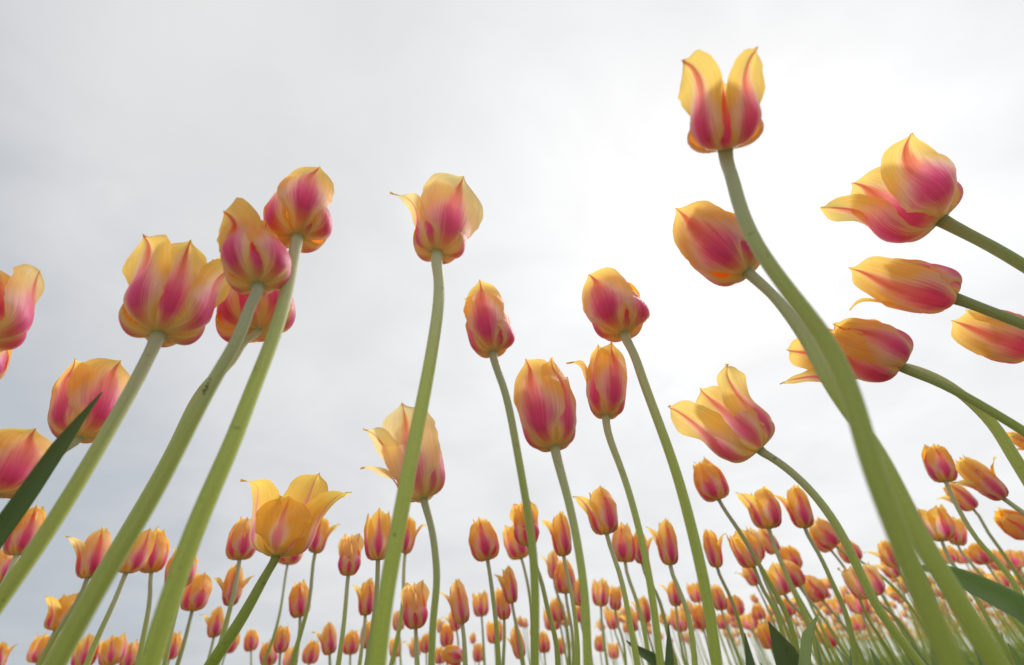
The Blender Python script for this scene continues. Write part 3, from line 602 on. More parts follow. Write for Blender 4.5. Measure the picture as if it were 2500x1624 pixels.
MIDS = [
 # base, tip, width, stem, form, az0, colour, label
 ((41, 1355), (88, 1233), 68, None, 'c', 0, (1, 0, 1), 'closed tulip leaning between the pointed dark leaf and the lowest slanting thick stem'),
 ((-8, 1425), (15, 1335), 60, None, 'c', 20, (1, .3, 1), 'tulip at the picture edge under the lowest slanting thick stem, only one side in view'),
 ((214, 1411), (245, 1292), 96, [(176, 1488), (132, 1557), (96, 1624)], 'l', 6, (.95, .6, 1), 'two peaked tulip touching the scarred stem, a tiny curl of petal at its outer side'),
 ((307, 1399), (352, 1284), 76, [(274, 1480), (241, 1551), (211, 1624)], 'o', 20, (1, .1, 1), 'tulip wedged between the scarred stem and a yellow sided tulip'),
 ((369, 1397), (384, 1295), 62, [(366, 1460), (354, 1537), (336, 1624)], 'c', 0, (.85, 0, 1), 'upright yellow sided tulip overlapping the one beside the scarred stem'),
 ((439, 1433), (446, 1336), 68, None, 'c', 30, (1, .1, 1), 'tulip hidden behind the round pink tulip\'s thick stem, showing both sides of it'),
 ((469, 1492), (494, 1398), 64, [(453, 1557), (433, 1624)], 'c', 25, (1, 0, 1), 'closed striped tulip just past the round pink tulip\'s thick stem'),
 ((134, 1540), (180, 1446), 86, None, 'l', 25, (.7, 0, 1), 'mostly yellow tulip behind the thin stem beside the scarred stem'),
 ((92, 1620), (127, 1542), 58, None, 'o', 25, (1, 0, 1), 'dark red and yellow tulip at the bottom behind the foot of the thin slanting stem'),
 ((200, 1632), (217, 1551), 52, None, 'o', 0, (.9, .3, 1), 'tulip at the bottom just past the foot of the scarred stem'),
 ((272, 1624), (278, 1552), 56, None, 'o', 55, (.8, 0, 1), 'golden tulip with a dark folded petal near the bottom, wider than its pale neighbour'),
 ((313, 1634), (325, 1565), 42, None, 'c', 0, (.9, .5, 1), 'small pale pink tulip touching the golden one with the dark fold'),
 ((411, 1612), (429, 1541), 40, [(408, 1640)], 'c', 10, (1, 0, 1), 'small closed tulip at the bottom by the foot of the round pink tulip\'s stem'),
 ((-6, 1636), (8, 1568), 44, None, 'r', 0, (1, 0, 1), 'tulip in the very bottom corner, only a petal tip showing'),
 ((585, 1366), (601, 1262), 70, [(570, 1452), (548, 1537), (524, 1624)], 'c', 12, (.95, .3, 1), 'pink tulip half covered by the golden yellow flared tulip'),
 ((562, 1480), (576, 1380), 92, [(548, 1550), (530, 1624)], 'b', 0, (.85, .2, .9), 'tulip with a petal sticking out on both sides, crossed by a thin stem'),
 ((522, 1557), (532, 1482), 56, [(510, 1606), (505, 1640)], 'l', 0, (1, .1, 1), 'flame shaped tulip with an upright outer petal beside the dark slanting stem'),
 ((702, 1378), (716, 1310), 62, [(685, 1488), (663, 1570), (642, 1624)], 'c', 30, (1, 0, 1), 'tulip peeping out from under the golden yellow flared tulip'),
 ((769, 1351), (790, 1262), 66, [(757, 1455), (737, 1537), (711, 1624)], 'r', -8, (.95, 0, 1), 'pink and orange tulip tucked beside the raised petal of the golden yellow tulip'),
 ((733, 1507), (731, 1419), 50, [(729, 1565), (721, 1624)], 'c', 0, (.95, 0, 1), 'narrow closed tulip with an orange border standing against a thin bending stem'),
 ((850, 1406), (860, 1304), 64, [(839, 1529), (826, 1624)], 't', 0, (.95, .5, 1), 'striped tulip with two pink ears and a pale middle, upright on its own stem'),
 ((551, 1595), (576, 1539), 40, None, 'c', 20, (1, .1, 1), 'small red tulip leaning just past the dark slanting stem'),
 ((613, 1590), (614, 1535), 33, [(614, 1640)], 'c', 0, (1, .1, 1), 'tiny closed tulip standing alone below the foot of the golden tulip\'s stem'),
 ((684, 1595), (694, 1524), 37, [(683, 1640)], 'c', 0, (1, .2, 1), 'slim pink tulip close to the stem under the golden yellow flared tulip'),
 ((660, 1626), (650, 1565), 40, None, 'c', 60, (.9, .2, 1), 'small tulip half behind the thin stem that rises to the golden tulip'),
 ((704, 1630), (716, 1577), 36, None, 'o', 0, (.9, .5, .8), 'small peach tulip low at the bottom next to the slim pink one'),
 ((805, 1599), (800, 1520), 56, [(806, 1640)], 'l', 8, (.9, .4, 1), 'open tulip with a drooping curled petal low by the striped two eared tulip'),
 ((754, 1622), (767, 1561), 40, None, 'c', 0, (1, 0, 1), 'small orange closed tulip under the drooping curled petal'),
 ((855, 1599), (861, 1536), 40, [(856, 1640)], 'c', 0, (.9, 0, 1), 'small yellow cup tulip at the foot of the striped two eared tulip'),
 ((892, 1504), (898, 1412), 54, [(885, 1570), (878, 1624)], 'l', 18, (.95, .1, 1), 'orange and crimson tulip with a hooked petal beside the tall pale tulip\'s stem'),
 ((923, 1367), (926, 1250), 74, [(918, 1474), (908, 1550), (897, 1624)], 'o', 0, (.85, 0, 1), 'broad yellow tulip with a pink centre leaning on the tall pale tulip\'s stem'),
 ((989, 1352), (1002, 1262), 62, [(985, 1433), (976, 1529), (955, 1624)], 'r', 0, (1, 0, 1), 'red tulip with a thin upright orange petal behind the tall pale tulip\'s stem'),
 ((1015, 1536), (1012, 1420), 74, [(1019, 1624)], 't', 0, (1, .6, 1), 'pink striped tulip with three points between the two bent pale stems'),
 ((1129, 1524), (1112, 1415), 72, [(1136, 1624)], 'l', 0, (.8, .7, .8), 'large washed out tulip with a yellow rim, just past the S shaped stem'),
 ((1176, 1506), (1171, 1443), 40, [(1183, 1624)], 'o', 0, (1, .3, 1), 'small salmon tulip beside the large washed out one'),
 ((1115, 1541), (1103, 1488), 42, None, 'l', 0, (1, .1, 1), 'pink tulip mostly behind the large washed out one, a horn of petal pointing away'),
 ((1190, 1367), (1170, 1264), 74, [(1202, 1447), (1214, 1557), (1217, 1624)], 'c', -10, (1, .1, 1), 'clean closed pink tulip with a yellow side, alone beside the narrow tulip\'s long stem'),
 ((1273, 1363), (1250, 1284), 66, [(1292, 1447), (1301, 1540), (1303, 1640)], 'o', 20, (1, 0, 1), 'lower of two overlapping tulips at the narrow closed tulip\'s long stem'),
 ((1290, 1332), (1276, 1228), 76, [(1316, 1403), (1340, 1500), (1358, 1570), (1362, 1624)], 't', -8, (1, 0, 1), 'upper of two overlapping tulips, cut in two by the narrow tulip\'s long stem'),
 ((1250, 1474), (1236, 1382), 52, [(1272, 1584), (1278, 1624)], 'l', 20, (.9, .2, 1), 'yellow rimmed tulip with a curled side petal behind a shorter red one'),
 ((1231, 1514), (1226, 1433), 44, [(1228, 1624)], 't', 0, (1, .2, 1), 'shorter red tulip standing in front of the yellow rimmed one with the curled petal'),
 ((1091, 1580), (1091, 1521), 34, [(1092, 1640)], 'c', 0, (.9, 0, 1), 'little yellow and red closed tulip under the washed out tulip'),
 ((1129, 1609), (1077, 1588), 42, [(1136, 1640)], 'c', 0, (1, .2, 1), 'bright magenta tulip lying on its side at the bottom'),
 ((1169, 1617), (1166, 1570), 28, [(1170, 1650)], 'c', 0, (1, .3, 1), 'tiny pink bud low beside the magenta tulip lying on its side'),
 ((1209, 1572), (1206, 1513), 42, None, 'o', 0, (.8, 0, 1), 'small orange tulip crossed by the clean pink tulip\'s stem'),
 ((1272, 1609), (1254, 1528), 50, None, 'l', 0, (.9, .5, .9), 'ragged peach tulip at the bottom with a thin dark stem across it'),
 ((896, 1584), (899, 1514), 36, None, 'c', 20, (1, .2, 1), 'slim tulip between the yellow cup and the tall pale tulip\'s thick stem'),
 ((965, 1606), (965, 1554), 32, None, 'o', 0, (1, .2, 1), 'small tulip low beside the foot of the tall pale tulip\'s stem'),
 ((975, 1540), (970, 1490), 30, None, 'c', 0, (.9, .8, .7), 'faint small tulip behind the thin stem next to the tall pale tulip\'s stem'),
 ((1014, 1606), (1013, 1552), 44, None, 'l', 0, (.9, .5, .9), 'small peach tulip, one petal outstretched, under the three pointed striped tulip'),
 ((1041, 1595), (1040, 1543), 30, None, 'c', 0, (1, .1, 1), 'small crimson tulip beside the S shaped stem, under the three pointed striped one'),
 ((1074, 1622), (1072, 1578), 30, None, 'c', 0, (1, .1, 1), 'tiny orange tulip hidden by the end of the magenta tulip lying on its side'),
 ((1376, 1358), (1363, 1251), 70, [(1389, 1419), (1403, 1502), (1410, 1584), (1410, 1640)], 'l', 14, (.9, 0, 1), 'golden orange tulip with a red heart close to the sharp tipped tulip\'s stem'),
 ((1481, 1304), (1456, 1192), 102, [(1510, 1392), (1537, 1515), (1557, 1624)], 'l', 22, (.95, .1, 1), 'big orange tulip with one spread petal between two long stems, higher than its neighbours'),
 ((1526, 1373), (1519, 1276), 58, [(1554, 1466), (1573, 1543), (1588, 1624)], 'c', 0, (1, .4, 1), 'rosy tulip half behind the big orange one\'s stem'),
 ((1568, 1378), (1560, 1296), 58, [(1600, 1444), (1628, 1537), (1650, 1624)], 'r', 0, (1, 0, 1), 'red tulip split by the curled cup tulip\'s long stem'),
 ((1636, 1380), (1620, 1268), 72, [(1655, 1433), (1683, 1515), (1697, 1624)], 'l', 12, (.95, .2, 1), 'layered tulip with a claw like side petal close to the egg shaped tulip\'s thick stem'),
 ((1381, 1450), (1374, 1362), 52, [(1395, 1530), (1402, 1640)], 'c', 30, (.9, 0, 1), 'orange tulip directly under the golden orange one with the red heart'),
 ((1352, 1414), (1348, 1343), 46, [(1371, 1480), (1385, 1540), (1392, 1640)], 'l', 0, (.8, .7, .8), 'pale tulip with a hair thin curl behind the orange one under the red hearted tulip'),
 ((1467, 1481), (1465, 1413), 44, [(1485, 1640)], 'o', 10, (.9, .3, 1), 'small peach cup tulip on a straight thin stem beside the sharp tipped tulip\'s stem'),
 ((1502, 1491), (1503, 1430), 34, [(1520, 1560), (1529, 1640)], 't', 0, (1, .3, 1), 'small two pointed tulip above a darker red one'),
 ((1500, 1537), (1489, 1485), 34, [(1515, 1580), (1530, 1640)], 'o', 0, (1, 0, 1), 'dark red small tulip directly under the two pointed one'),
 ((1351, 1540), (1345, 1477), 44, None, 'o', 30, (.9, .1, 1), 'orange and pink tulip leaning across a bent stem, lower than the hooked pair'),
 ((1366, 1518), (1354, 1458), 38, [(1380, 1590), (1388, 1640)], 'c', 30, (.9, .3, 1), 'peach tulip tucked behind the orange and pink one at the bent stem'),
 ((1417, 1480), (1411, 1411), 36, None, 'c', 0, (1, .4, 1), 'soft pink tulip half hidden by the sharp tipped tulip\'s stem'),
 ((1417, 1520), (1411, 1475), 32, [(1432, 1560), (1440, 1640)], 'c', 0, (1, .2, 1), 'deep pink tulip below the soft pink one at the same stem'),
 ((1548, 1543), (1534, 1488), 44, None, 'l', 0, (.9, .1, 1), 'orange tulip cluster head crossed by the big orange tulip\'s stem'),
 ((1576, 1521), (1565, 1455), 48, None, 'l', 20, (1, .2, 1), 'pink and orange tulip crossed by the rosy tulip\'s stem'),
 ((1650, 1481), (1642, 1417), 50, [(1658, 1551), (1677, 1640)], 'l', 0, (1, 0, 1), 'orange tulip with one horn like petal beyond the curled cup tulip\'s stem'),
 ((1663, 1543), (1653, 1484), 40, [(1675, 1600), (1682, 1640)], 'o', 0, (.95, .1, 1), 'orange red tulip under the horned one, its stem behind another'),
 ((1329, 1595), (1326, 1540), 32, None, 'c', 0, (1, .1, 1), 'small tulip touching the narrow tulip\'s long stem near the bottom'),
 ((1370, 1598), (1367, 1554), 28, None, 'c', 0, (1, 0, 1), 'tiny scarlet tulip low between two thin bending stems'),
 ((1466, 1592), (1463, 1547), 28, None, 'c', 0, (1, .4, 1), 'tiny pink tulip low beside the sharp tipped tulip\'s thick stem'),
 ((1499, 1609), (1496, 1568), 28, None, 'o', 0, (.9, .5, .9), 'tiny faded tulip at the bottom under the dark red small one'),
 ((1755, 1220), (1707, 1122), 76, [(1797, 1285), (1847, 1367), (1885, 1433), (1924, 1510), (1948, 1598), (1956, 1640)], 'c', 0, (1, 0, 1), 'closed magenta hearted tulip standing free under the star shaped open tulip'),
 ((1877, 1290), (1852, 1194), 92, [(1904, 1365), (1940, 1447), (1976, 1529), (2004, 1624)], 'l', 30, (.95, 0, 1), 'orange crown shaped tulip with a broad petal drooping to one side'),
 ((1965, 1289), (1935, 1188), 80, [(1995, 1345), (2031, 1420), (2061, 1488), (2077, 1543), (2093, 1640)], 'l', 10, (.95, 0, 1), 'orange tulip with whisker like petals next to the arching stem of the star shaped one'),
 ((2040, 1334), (1984, 1268), 62, [(2085, 1362), (2140, 1397), (2230, 1490), (2290, 1590)], 'c', 0, (1, .5, 1), 'tilted pink tulip whose stem runs sideways behind the arching stem'),
 ((2030, 1345), (1980, 1285), 48, [(2082, 1420), (2115, 1502), (2154, 1565), (2189, 1624)], 'o', 0, (.9, .2, 1), 'orange tulip almost fully behind the tilted pink one'),
 ((1751, 1386), (1728, 1292), 60, [(1778, 1447), (1803, 1515), (1819, 1570), (1830, 1640)], 'r', -10, (.9, 0, 1), 'orange yellow tulip with a separate upright petal just past the egg shaped tulip\'s stem'),
 ((1841, 1384), (1797, 1293), 66, [(1860, 1433), (1891, 1488), (1910, 1546), (1927, 1640)], 'o', 10, (.9, 0, 1), 'leaning orange tulip with a pointed front, behind the magenta hearted tulip\'s stem'),
 ((1850, 1368), (1833, 1290), 42, None, 'c', 0, (.9, .6, 1), 'thin pink tulip squeezed behind the leaning orange one'),
 ((1895, 1351), (1850, 1290), 56, None, 'l', 20, (.95, .4, 1), 'pink tulip under the crown shaped one, crossed by its stem'),
 ((1941, 1392), (1915, 1330), 50, None, 'c', 20, (1, 0, 1), 'strong red tulip bulging out behind the crown shaped tulip\'s stem'),
 ((1847, 1430), (1816, 1376), 48, [(1869, 1474), (1887, 1515), (1917, 1600)], 'l', 10, (.95, .4, 1), 'small pink tulip with a hair thin curled petal below the leaning orange one'),
 ((1915, 1453), (1879, 1378), 56, [(1954, 1496), (1992, 1560), (2030, 1640)], 'o', 10, (1, 0, 1), 'vivid magenta tulip in the middle of the crowded cluster'),
 ((1952, 1433), (1913, 1365), 48, [(1985, 1475), (2030, 1540)], 'c', 0, (1, .4, 1), 'soft pink tulip right behind the vivid magenta one'),
 ((2009, 1466), (1962, 1404), 54, [(2050, 1515), (2088, 1570), (2120, 1640)], 'c', 0, (.95, .3, 1), 'smooth leaning pink tulip with a yellow back, low under the tilted one'),
 ((1762, 1491), (1744, 1425), 36, None, 'c', 0, (1, .4, 1), 'slim rose tulip against the egg shaped tulip\'s thick stem'),
 ((1800, 1504), (1786, 1452), 44, None, 'c', 40, (.8, .1, 1), 'orange brown rounded tulip behind a thin straight stem, near the slim rose one'),
 ((1858, 1513), (1845, 1474), 31, None, 'c', 0, (.9, 0, 1), 'small orange tulip standing above a wider orange pair'),
 ((1839, 1536), (1821, 1496), 42, None, 'o', 30, (.9, .2, 1), 'wider orange tulip under the small one, both near a thin stem'),
 ((1767, 1537), (1758, 1496), 28, None, 'c', 0, (1, .2, 1), 'small tulip touching the lower part of the egg shaped tulip\'s stem'),
 ((1885, 1584), (1856, 1520), 40, None, 'c', 60, (.55, 0, 1), 'amber tulip just behind the tip of the broad dark leaf'),
 ((2039, 1577), (1995, 1527), 44, None, 'c', 0, (.95, .4, 1), 'pink and cream tulip leaning beside the pale curled leaf'),
 ((1932, 1504), (1912, 1458), 34, None, 'c', 0, (1, 0, 1), 'small magenta tulip directly under the vivid magenta one'),
 ((1707, 1471), (1690, 1422), 38, None, 'o', 0, (.85, .1, 1), 'small orange tulip between the horned one and the egg shaped tulip\'s stem'),
 ((1718, 1537), (1700, 1472), 42, None, 'c', 30, (.85, 0, 1), 'orange and red tulip pressed against the egg shaped tulip\'s stem'),
 ((2299, 1320), (2266, 1238), 74, [(2316, 1362), (2350, 1410), (2400, 1490)], 'o', 20, (.95, 0, 1), 'glowing orange tulip with a red flame, paired with a smaller one behind'),
 ((2337, 1330), (2330, 1266), 42, [(2370, 1375), (2430, 1450)], 'o', 0, (1, .3, 1), 'smaller tulip of the pair behind the glowing orange one'),
 ((2309, 1176), (2273, 1082), 60, [(2351, 1263), (2398, 1332), (2444, 1381), (2472, 1419), (2500, 1470)], 'c', 10, (1, 0, 1), 'dark tulip behind the open petals of a big orange one by the picture edge'),
 ((2450, 1218), (2338, 1118), 112, [(2500, 1253), (2560, 1300)], 'b', 15, (.9, .2, .9), 'big orange tulip with ragged open petals and a cream lip by the picture edge'),
 ((2377, 1244), (2306, 1180), 64, [(2408, 1293), (2441, 1340), (2466, 1378), (2500, 1428)], 'l', 20, (1, .2, 1), 'salmon tulip under the ragged open one, crossed by a thin dark stem'),
 ((2518, 1304), (2432, 1252), 66, None, 'c', 0, (.8, .2, 1), 'yellow tulip lying toward the picture edge, half cut off'),
 ((2560, 1100), (2454, 1062), 60, None, 'l', 0, (.7, .3, 1), 'yellow petal tip of a tulip entering under the stem at the picture edge'),
 ((2409, 1378), (2374, 1324), 46, [(2450, 1440), (2490, 1520)], 'c', 10, (.95, 0, 1), 'oval orange tulip leaning left in front of a blurred orange cluster'),
 ((2359, 1376), (2340, 1340), 40, None, 'o', 0, (.95, .1, 1), 'red orange tulip low behind the glowing orange pair'),
 ((2324, 1376), (2298, 1334), 46, None, 'o', 20, (.9, .1, 1), 'orange red tulip just under the glowing orange tulip with the flame'),
 ((2187, 1411), (2160, 1362), 58, [(2215, 1470), (2240, 1540)], 'l', 20, (.95, .4, 1), 'tulip with a pale open petal and pink heart beside the tallest tulip\'s thick stem'),
 ((2134, 1459), (2082, 1376), 84, [(2180, 1500), (2230, 1570)], 'o', 40, (.9, .8, 1), 'big faint peach tulip with a wine red heart behind the arching stem'),
 ((2104, 1499), (2082, 1443), 48, None, 'o', 0, (1, .4, 1), 'rose tulip below the big faint peach one'),
 ((2090, 1373), (2053, 1316), 50, [(2130, 1420), (2180, 1500)], 'c', 40, (.8, .1, 1), 'plain orange tulip right behind the arching stem beside the tilted pink one'),
 ((2193, 1386), (2150, 1320), 74, None, 'l', 0, (.9, .2, 1), 'tulip behind the tallest tulip\'s stem, a thin curved petal reaching out from it'),
 ((2450, 1392), (2428, 1345), 44, None, 'o', 0, (.95, .1, 1), 'orange tulip in the cluster between two thin dark stems'),
 ((2488, 1386), (2466, 1343), 48, None, 'o', 0, (1, .2, 1), 'red orange tulip at the picture edge above the arching broad leaf'),
 ((2452, 1436), (2414, 1397), 46, None, 'o', 30, (.9, .6, .9), 'peach tulip just above the arching broad leaf'),
 ((2047, 1499), (2030, 1459), 44, None, 'o', 20, (.9, 0, 1), 'orange tulip between the smooth leaning pink one and the rose one'),
 ((2099, 1540), (2084, 1502), 38, None, 'o', 0, (.95, .1, 1), 'small orange red tulip under the rose one'),
]
MT = {}
for i, (b_, t_, w_, st_, fm, az, col, lab) in enumerate(MIDS):
    pl, ov = FORM[fm]
    big = w_ > 58
    o = tulip(lab, b_, t_, w_ * (.97 if big else 1), st_, None if pl is CLOSED else pl, az, Lr=.064 + .006 * ((i * 7) % 5) / 4, group='tulips of the field behind the tall ones',
          res=(18, 11) if big else (12, 7), col=col, seed=100 + i, leaves=2, over=ov)
    MT[lab] = o

# leaves in view
leaf_at(o_R, [(-30, 1340), (60, 1215), (150, 1085), (249, 958)], [.30, .29, .28, .27], [46, 43, 33, 3], (.5, -.8, .25), 'dark green pointed leaf rising across the lowest big tulips', .25)
def by(txt): return next(o for k, o in MT.items() if txt in k)
leaf_at(HERO_B, [(2640, 1640), (2520, 1510), (2420, 1450), (2330, 1408), (2240, 1384)], [.42, .40, .38, .37, .36], [66, 68, 62, 46, 8], (.1, -.75, .65), 'broad green leaf arching sideways', .22, 0.0, (1.3, 1.35, 1.0))
leaf_at(HERO_A, [(2370, 1680), (2310, 1570), (2265, 1440), (2225, 1330)], [.30, .29, .28, .28], [40, 34, 22, 4], (.2, -.9, .2), 'narrow dark leaf between two thick stems', .2)
leaf_at(by('star shaped') if 0 else by('amber tulip'), [(1960, 1690), (1925, 1610), (1897, 1560), (1876, 1518)], [.62, .61, .60, .59], [92, 70, 36, 2], (-.3, -.85, .3), 'broad dark leaf with pale edges', .35)
leaf_at(by('smooth leaning'), [(1958, 1690), (1966, 1600), (1973, 1540), (1984, 1510), (1997, 1500)], [.60, .59, .58, .575, .57], [27, 25, 22, 14, 2], (-.6, -.7, .3), 'pale leaf with a curled tip', .15, 0.0, (2.6, 2.3, 2.6))
leaf_at(by('rosy tulip'), [(1640, 1680), (1596, 1612), (1560, 1588), (1528, 1564)], [.95, .93, .92, .92], [34, 30, 18, 2], (0, -.7, .7), None, .3)
leaf_at(by('layered tulip'), [(1640, 1690), (1634, 1620), (1633, 1570), (1632, 1522)], [.85, .85, .85, .85], [26, 22, 13, 2], (.3, -.9, .1), None, .3)
leaf_at(by('separate upright petal'), [(1840, 1690), (1832, 1624), (1826, 1590), (1818, 1545)], [.80, .80, .80, .80], [26, 22, 14, 2], (.3, -.9, .1), None, .3)

# ------------------------------------------------------------------ the rest of the field
def lowtulip(seed, nu=6, nv=5):
    """points, quads, uvs, material index of a small bloom of unit length"""
    r_ = np.random.default_rng(seed); Ps, Qs, Us = [], [], []; off = 0
    op = r_.uniform(.12, .46)
    for i, p in enumerate(CLOSED):
        q = {**p, 't': op, 'm': .28 + op * .2, 'W': .31, 'len': r_.uniform(.88, 1.04), 'ruf': .03}
        if r_.uniform() < .22: q.update(t=.6, curl=.12, len=.85, W=.22)
        q['az'] = p['az'] + r_.uniform(-12, 12) + seed * 37
        P, UV = petal_arrays(q, nu, nv, seed * 7 + i)
        a = np.arange(nu * nv).reshape(nu, nv) + off; off += nu * nv
        Ps.append(P.reshape(-1, 3)); Us.append(UV.reshape(-1, 2))
        Qs.append(np.stack([a[:-1, :-1], a[:-1, 1:], a[1:, 1:], a[1:, :-1]], -1).reshape(-1, 4))
    return np.concatenate(Ps), np.concatenate(Qs), np.concatenate(Us)
def stem_arrays(h, bend, seed, ns=5, n=7):
    """from the bloom (0,0,0) straight down h metres, bowed sideways"""
    tt = np.linspace(0, 1, n); a = np.linspace(0, 2 * np.pi, ns + 1)
    C = np.stack([bend[0] * tt ** 1.6, bend[1] * tt ** 1.6, -h * tt], -1)
    rr = .0026 + .0016 * tt
    P = C[:, None] + rr[:, None, None] * np.stack([np.cos(a), np.sin(a), 0 * a], -1)[None]
    UV = np.stack(np.broadcast_arrays(tt[:, None], (a / 6.2832)[None]), -1)
    g_ = np.arange(n * (ns + 1)).reshape(n, ns + 1)
    return P.reshape(-1, 3), np.stack([g_[:-1, :-1], g_[1:, :-1], g_[1:, 1:], g_[:-1, 1:]], -1).reshape(-1, 4), UV.reshape(-1, 2)
def raw_mesh(name, P, Q, U, mats, mi=None):
    me = bpy.data.meshes.new(name); nf = len(Q)
    me.vertices.add(len(P)); me.vertices.foreach_set('co', P.reshape(-1).astype(np.float32))
    me.loops.add(nf * 4); me.loops.foreach_set('vertex_index', Q.reshape(-1).astype(np.int32))
    me.polygons.add(nf); me.polygons.foreach_set('loop_start', (np.arange(nf) * 4).astype(np.int32)); me.polygons.foreach_set('use_smooth', np.ones(nf, bool))
    for m in mats: me.materials.append(m)
    if mi is not None: me.polygons.foreach_set('material_index', mi.astype(np.int32))
    uvl = me.uv_layers.new(name='UVMap'); uvl.data.foreach_set('uv', U[Q.reshape(-1)].reshape(-1).astype(np.float32))
    me.update(calc_edges=True); return me
VAR = [lowtulip(k) for k in range(12)]
VME = [raw_mesh('bloom', *v, [PETAL]) for v in VAR]
STV = [stem_arrays(.50, b_, k) for k, b_ in enumerate([(.05, .0), (.09, .02), (.02, -.03), (.12, .0), (.07, .04)])]
SME = [raw_mesh('stem', *v, [STEM]) for v in STV]

# candidate plants on the ground, in rows; those that would stand in front of the placed ones or rise above the crowd are left out
def crowd_ok(x, y, h):
    q = proj(Vector((x, y, h)))
    return q
cands = []
row = 0
ys = 1.15
while ys < 46:
    step = .14 + ys * .012
    xs0, xs1 = -.95 * ys - .5, 1.35 * ys + .8
    nx = int((xs1 - xs0) / (.115 + ys * .009))
    for k in range(nx):
        x = xs0 + (xs1 - xs0) * (k + rng.uniform(-.45, .45)) / nx; y = ys + rng.uniform(-.5, .5) * step
        h = .50 + rng.normal(0, .035)
        cands.append((x, y, h))
    ys += step
keep = []
for x, y, h in cands:
    px, py, z = proj(Vector((x, y, h)))
    if not (-60 < px < 2600) or py > 1760: continue
    hp = .068 / z * F_PX
    hor = 1705 - (px - 1250) * math.tan(ROLL)
    # the crowd thickens towards the lower right
    dens = np.interp(px, [0, 900, 1500, 1800, 2200, 2500], [.10, .14, .42, .72, .85, .9])
    if hp > 55 or hp < np.interp(px, [0, 900, 1500, 1900, 2250], [34, 30, 22, 11, 5]): continue
    if hp > 30: dens *= .38
    if rng.uniform() > dens: continue
    if py - hp < np.interp(px, [0, 700, 1300, 1650, 1900, 2200, 2500], [1545, 1545, 1480, 1440, 1400, 1350, 1320]): continue
    keep.append((hp, x, y, h, px, py))
keep.sort(reverse=True)
NIND = 170
ZONES = [(515, 'among the feet of the slanting thick stems'), (920, 'between the golden yellow tulip and the tall pale tulip\'s stem'), (1306, 'between the tall pale tulip\'s and the narrow closed tulip\'s stems'),
         (1434, 'between the narrow closed and the sharp tipped tulips\' stems'), (1613, 'between the sharp tipped and the curled cup tulips\' stems'), (1750, 'between the curled cup and the egg shaped tulips\' stems'),
         (2010, 'just past the egg shaped tulip\'s stem'), (2230, 'around the arching stem of the star shaped tulip'), (2380, 'behind the thick stem of the tallest tulip'), (9999, 'above the broad arching leaf')]
for i, (hp, x, y, h, px, py) in enumerate(keep[:NIND]):
    zn = next(z_ for lim, z_ in ZONES if px < lim)
    pal = rng.uniform(.1, .9); kind = 'peach' if pal > .5 else 'red orange'
    o = thing('tulip', 'small %s tulip %s' % (kind, zn), 'tulip', (x, y, 0), 'small %s tulips %s' % (kind, zn))
    k = int(rng.integers(12)); s_ = int(rng.integers(5)); sz = rng.uniform(.054, .078)
    st = part('stem', SME[s_], o, Matrix.Translation((0, 0, h)) @ Matrix.Diagonal((1, 1, (h + .02) / .5, 1)))
    ax = Vector((-STV[s_][0][-1][0] * 4 - .05 * 1 + rng.normal(0, .12), rng.normal(0, .12), 1)).normalized()
    m_ = Matrix.Translation((0, 0, h)) @ Vector((0, 0, 1)).rotation_difference(ax).to_matrix().to_4x4() @ Matrix.Rotation(rng.uniform(0, 6.28), 4, 'Z') @ Matrix.Diagonal((sz * .95, sz * .95, sz, 1))
    part('bloom', VME[k], o, m_, None, (rng.uniform(.65, .85) if pal > .5 else rng.uniform(.9, 1.1), pal, rng.uniform(.5, .95)))
# everything beyond them as one mass
Ps, Qs, Us, Ms = [], [], [], []; off = 0
def add(P, Q, U, m):
    global off
    Ps.append(P); Qs.append(Q + off); Us.append(U); Ms.append(np.full(len(Q), m)); off += len(P)
VLO = [lowtulip(k, 4, 3) for k in range(20, 28)]
for hp, x, y, h, px, py in keep[NIND:]:
    v = (VAR if hp > 16 else VLO)[int(rng.integers(8))]; s_ = STV[int(rng.integers(5))]; sz = rng.uniform(.060, .074)
    a = rng.uniform(0, 6.28); ca, sa = math.cos(a), math.sin(a)
    R_ = np.array([[ca, -sa, 0], [sa, ca, 0], [0, 0, 1]]); tl = np.array([[1, 0, -.15 + rng.normal(0, .1)], [0, 1, rng.normal(0, .1)], [.1, 0, 1]])
    add((v[0] * sz) @ R_.T @ tl.T + np.array([x, y, h]), v[1], v[2], 0)
    add(s_[0] * np.array([1, 1, (h + .02) / .5]) + np.array([x, y, h]), s_[1], s_[2], 1)
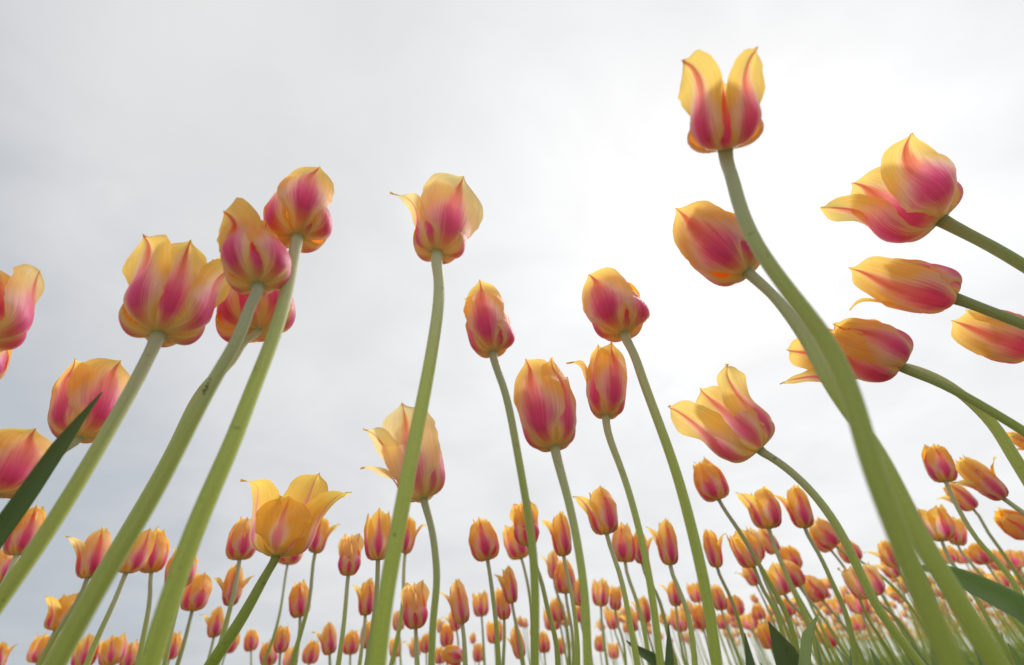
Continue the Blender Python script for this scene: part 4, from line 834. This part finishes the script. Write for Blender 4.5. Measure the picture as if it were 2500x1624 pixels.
print('keep', len(keep), 'mass quads', sum(len(q) for q in Qs))
mo = bpy.data.objects.new('tulip_crowd', raw_mesh('tulip_crowd', np.concatenate(Ps), np.concatenate(Qs), np.concatenate(Us), [PETAL, STEM], np.concatenate(Ms)))
COL.objects.link(mo); mo['kind'] = 'stuff'; mo['label'] = 'mass of small far tulips filling the field to the horizon'; mo['category'] = 'tulips'; mo.color = (.80, .9, .7, 1)

# low leaves of the field
Ps, Qs, Us, Ms = [], [], [], []; off = 0
def blade(x, y, a, ln, wd, lean):
    n_ = 5; tt = np.linspace(0, 1, n_); dx, dy = math.cos(a), math.sin(a)
    C = np.stack([x + dx * lean * tt ** 2, y + dy * lean * tt ** 2, ln * (tt - .25 * tt ** 3 * (lean > .08)) - .012], -1)
    W_ = wd * np.array([.5, .95, 1, .62, .03])
    Sx = np.array([-dy, dx, 0]); nrm = np.array([dx, dy, 0])
    P = np.stack([C - W_[:, None] * Sx * .5, C + W_[:, None] * nrm * -.12, C + W_[:, None] * Sx * .5], 1)
    UV = np.stack(np.broadcast_arrays(tt[:, None], np.array([.04, .5, .96])[None]), -1)
    g_ = np.arange(n_ * 3).reshape(n_, 3)
    add(P.reshape(-1, 3), np.stack([g_[:-1, :-1], g_[:-1, 1:], g_[1:, 1:], g_[1:, :-1]], -1).reshape(-1, 4), UV.reshape(-1, 2), 0)
for i in range(7000):
    y = .75 + 24 * rng.uniform() ** 2.2; x = rng.uniform(-.95 * y - .3, 1.35 * y + .6)
    hx = rng.uniform(.10, .20) + (.08 if x > .35 * y else 0) * rng.uniform()
    blade(x, y, rng.uniform(0, 6.28), hx, rng.uniform(.018, .038), rng.uniform(.02, .14))
lo_ = bpy.data.objects.new('tulip_leaves', raw_mesh('tulip_leaves', np.concatenate(Ps), np.concatenate(Qs), np.concatenate(Us), [LEAF], np.concatenate(Ms)))
COL.objects.link(lo_); lo_['kind'] = 'stuff'; lo_['label'] = 'low green tulip leaves covering the ground of the field'; lo_['category'] = 'leaves'
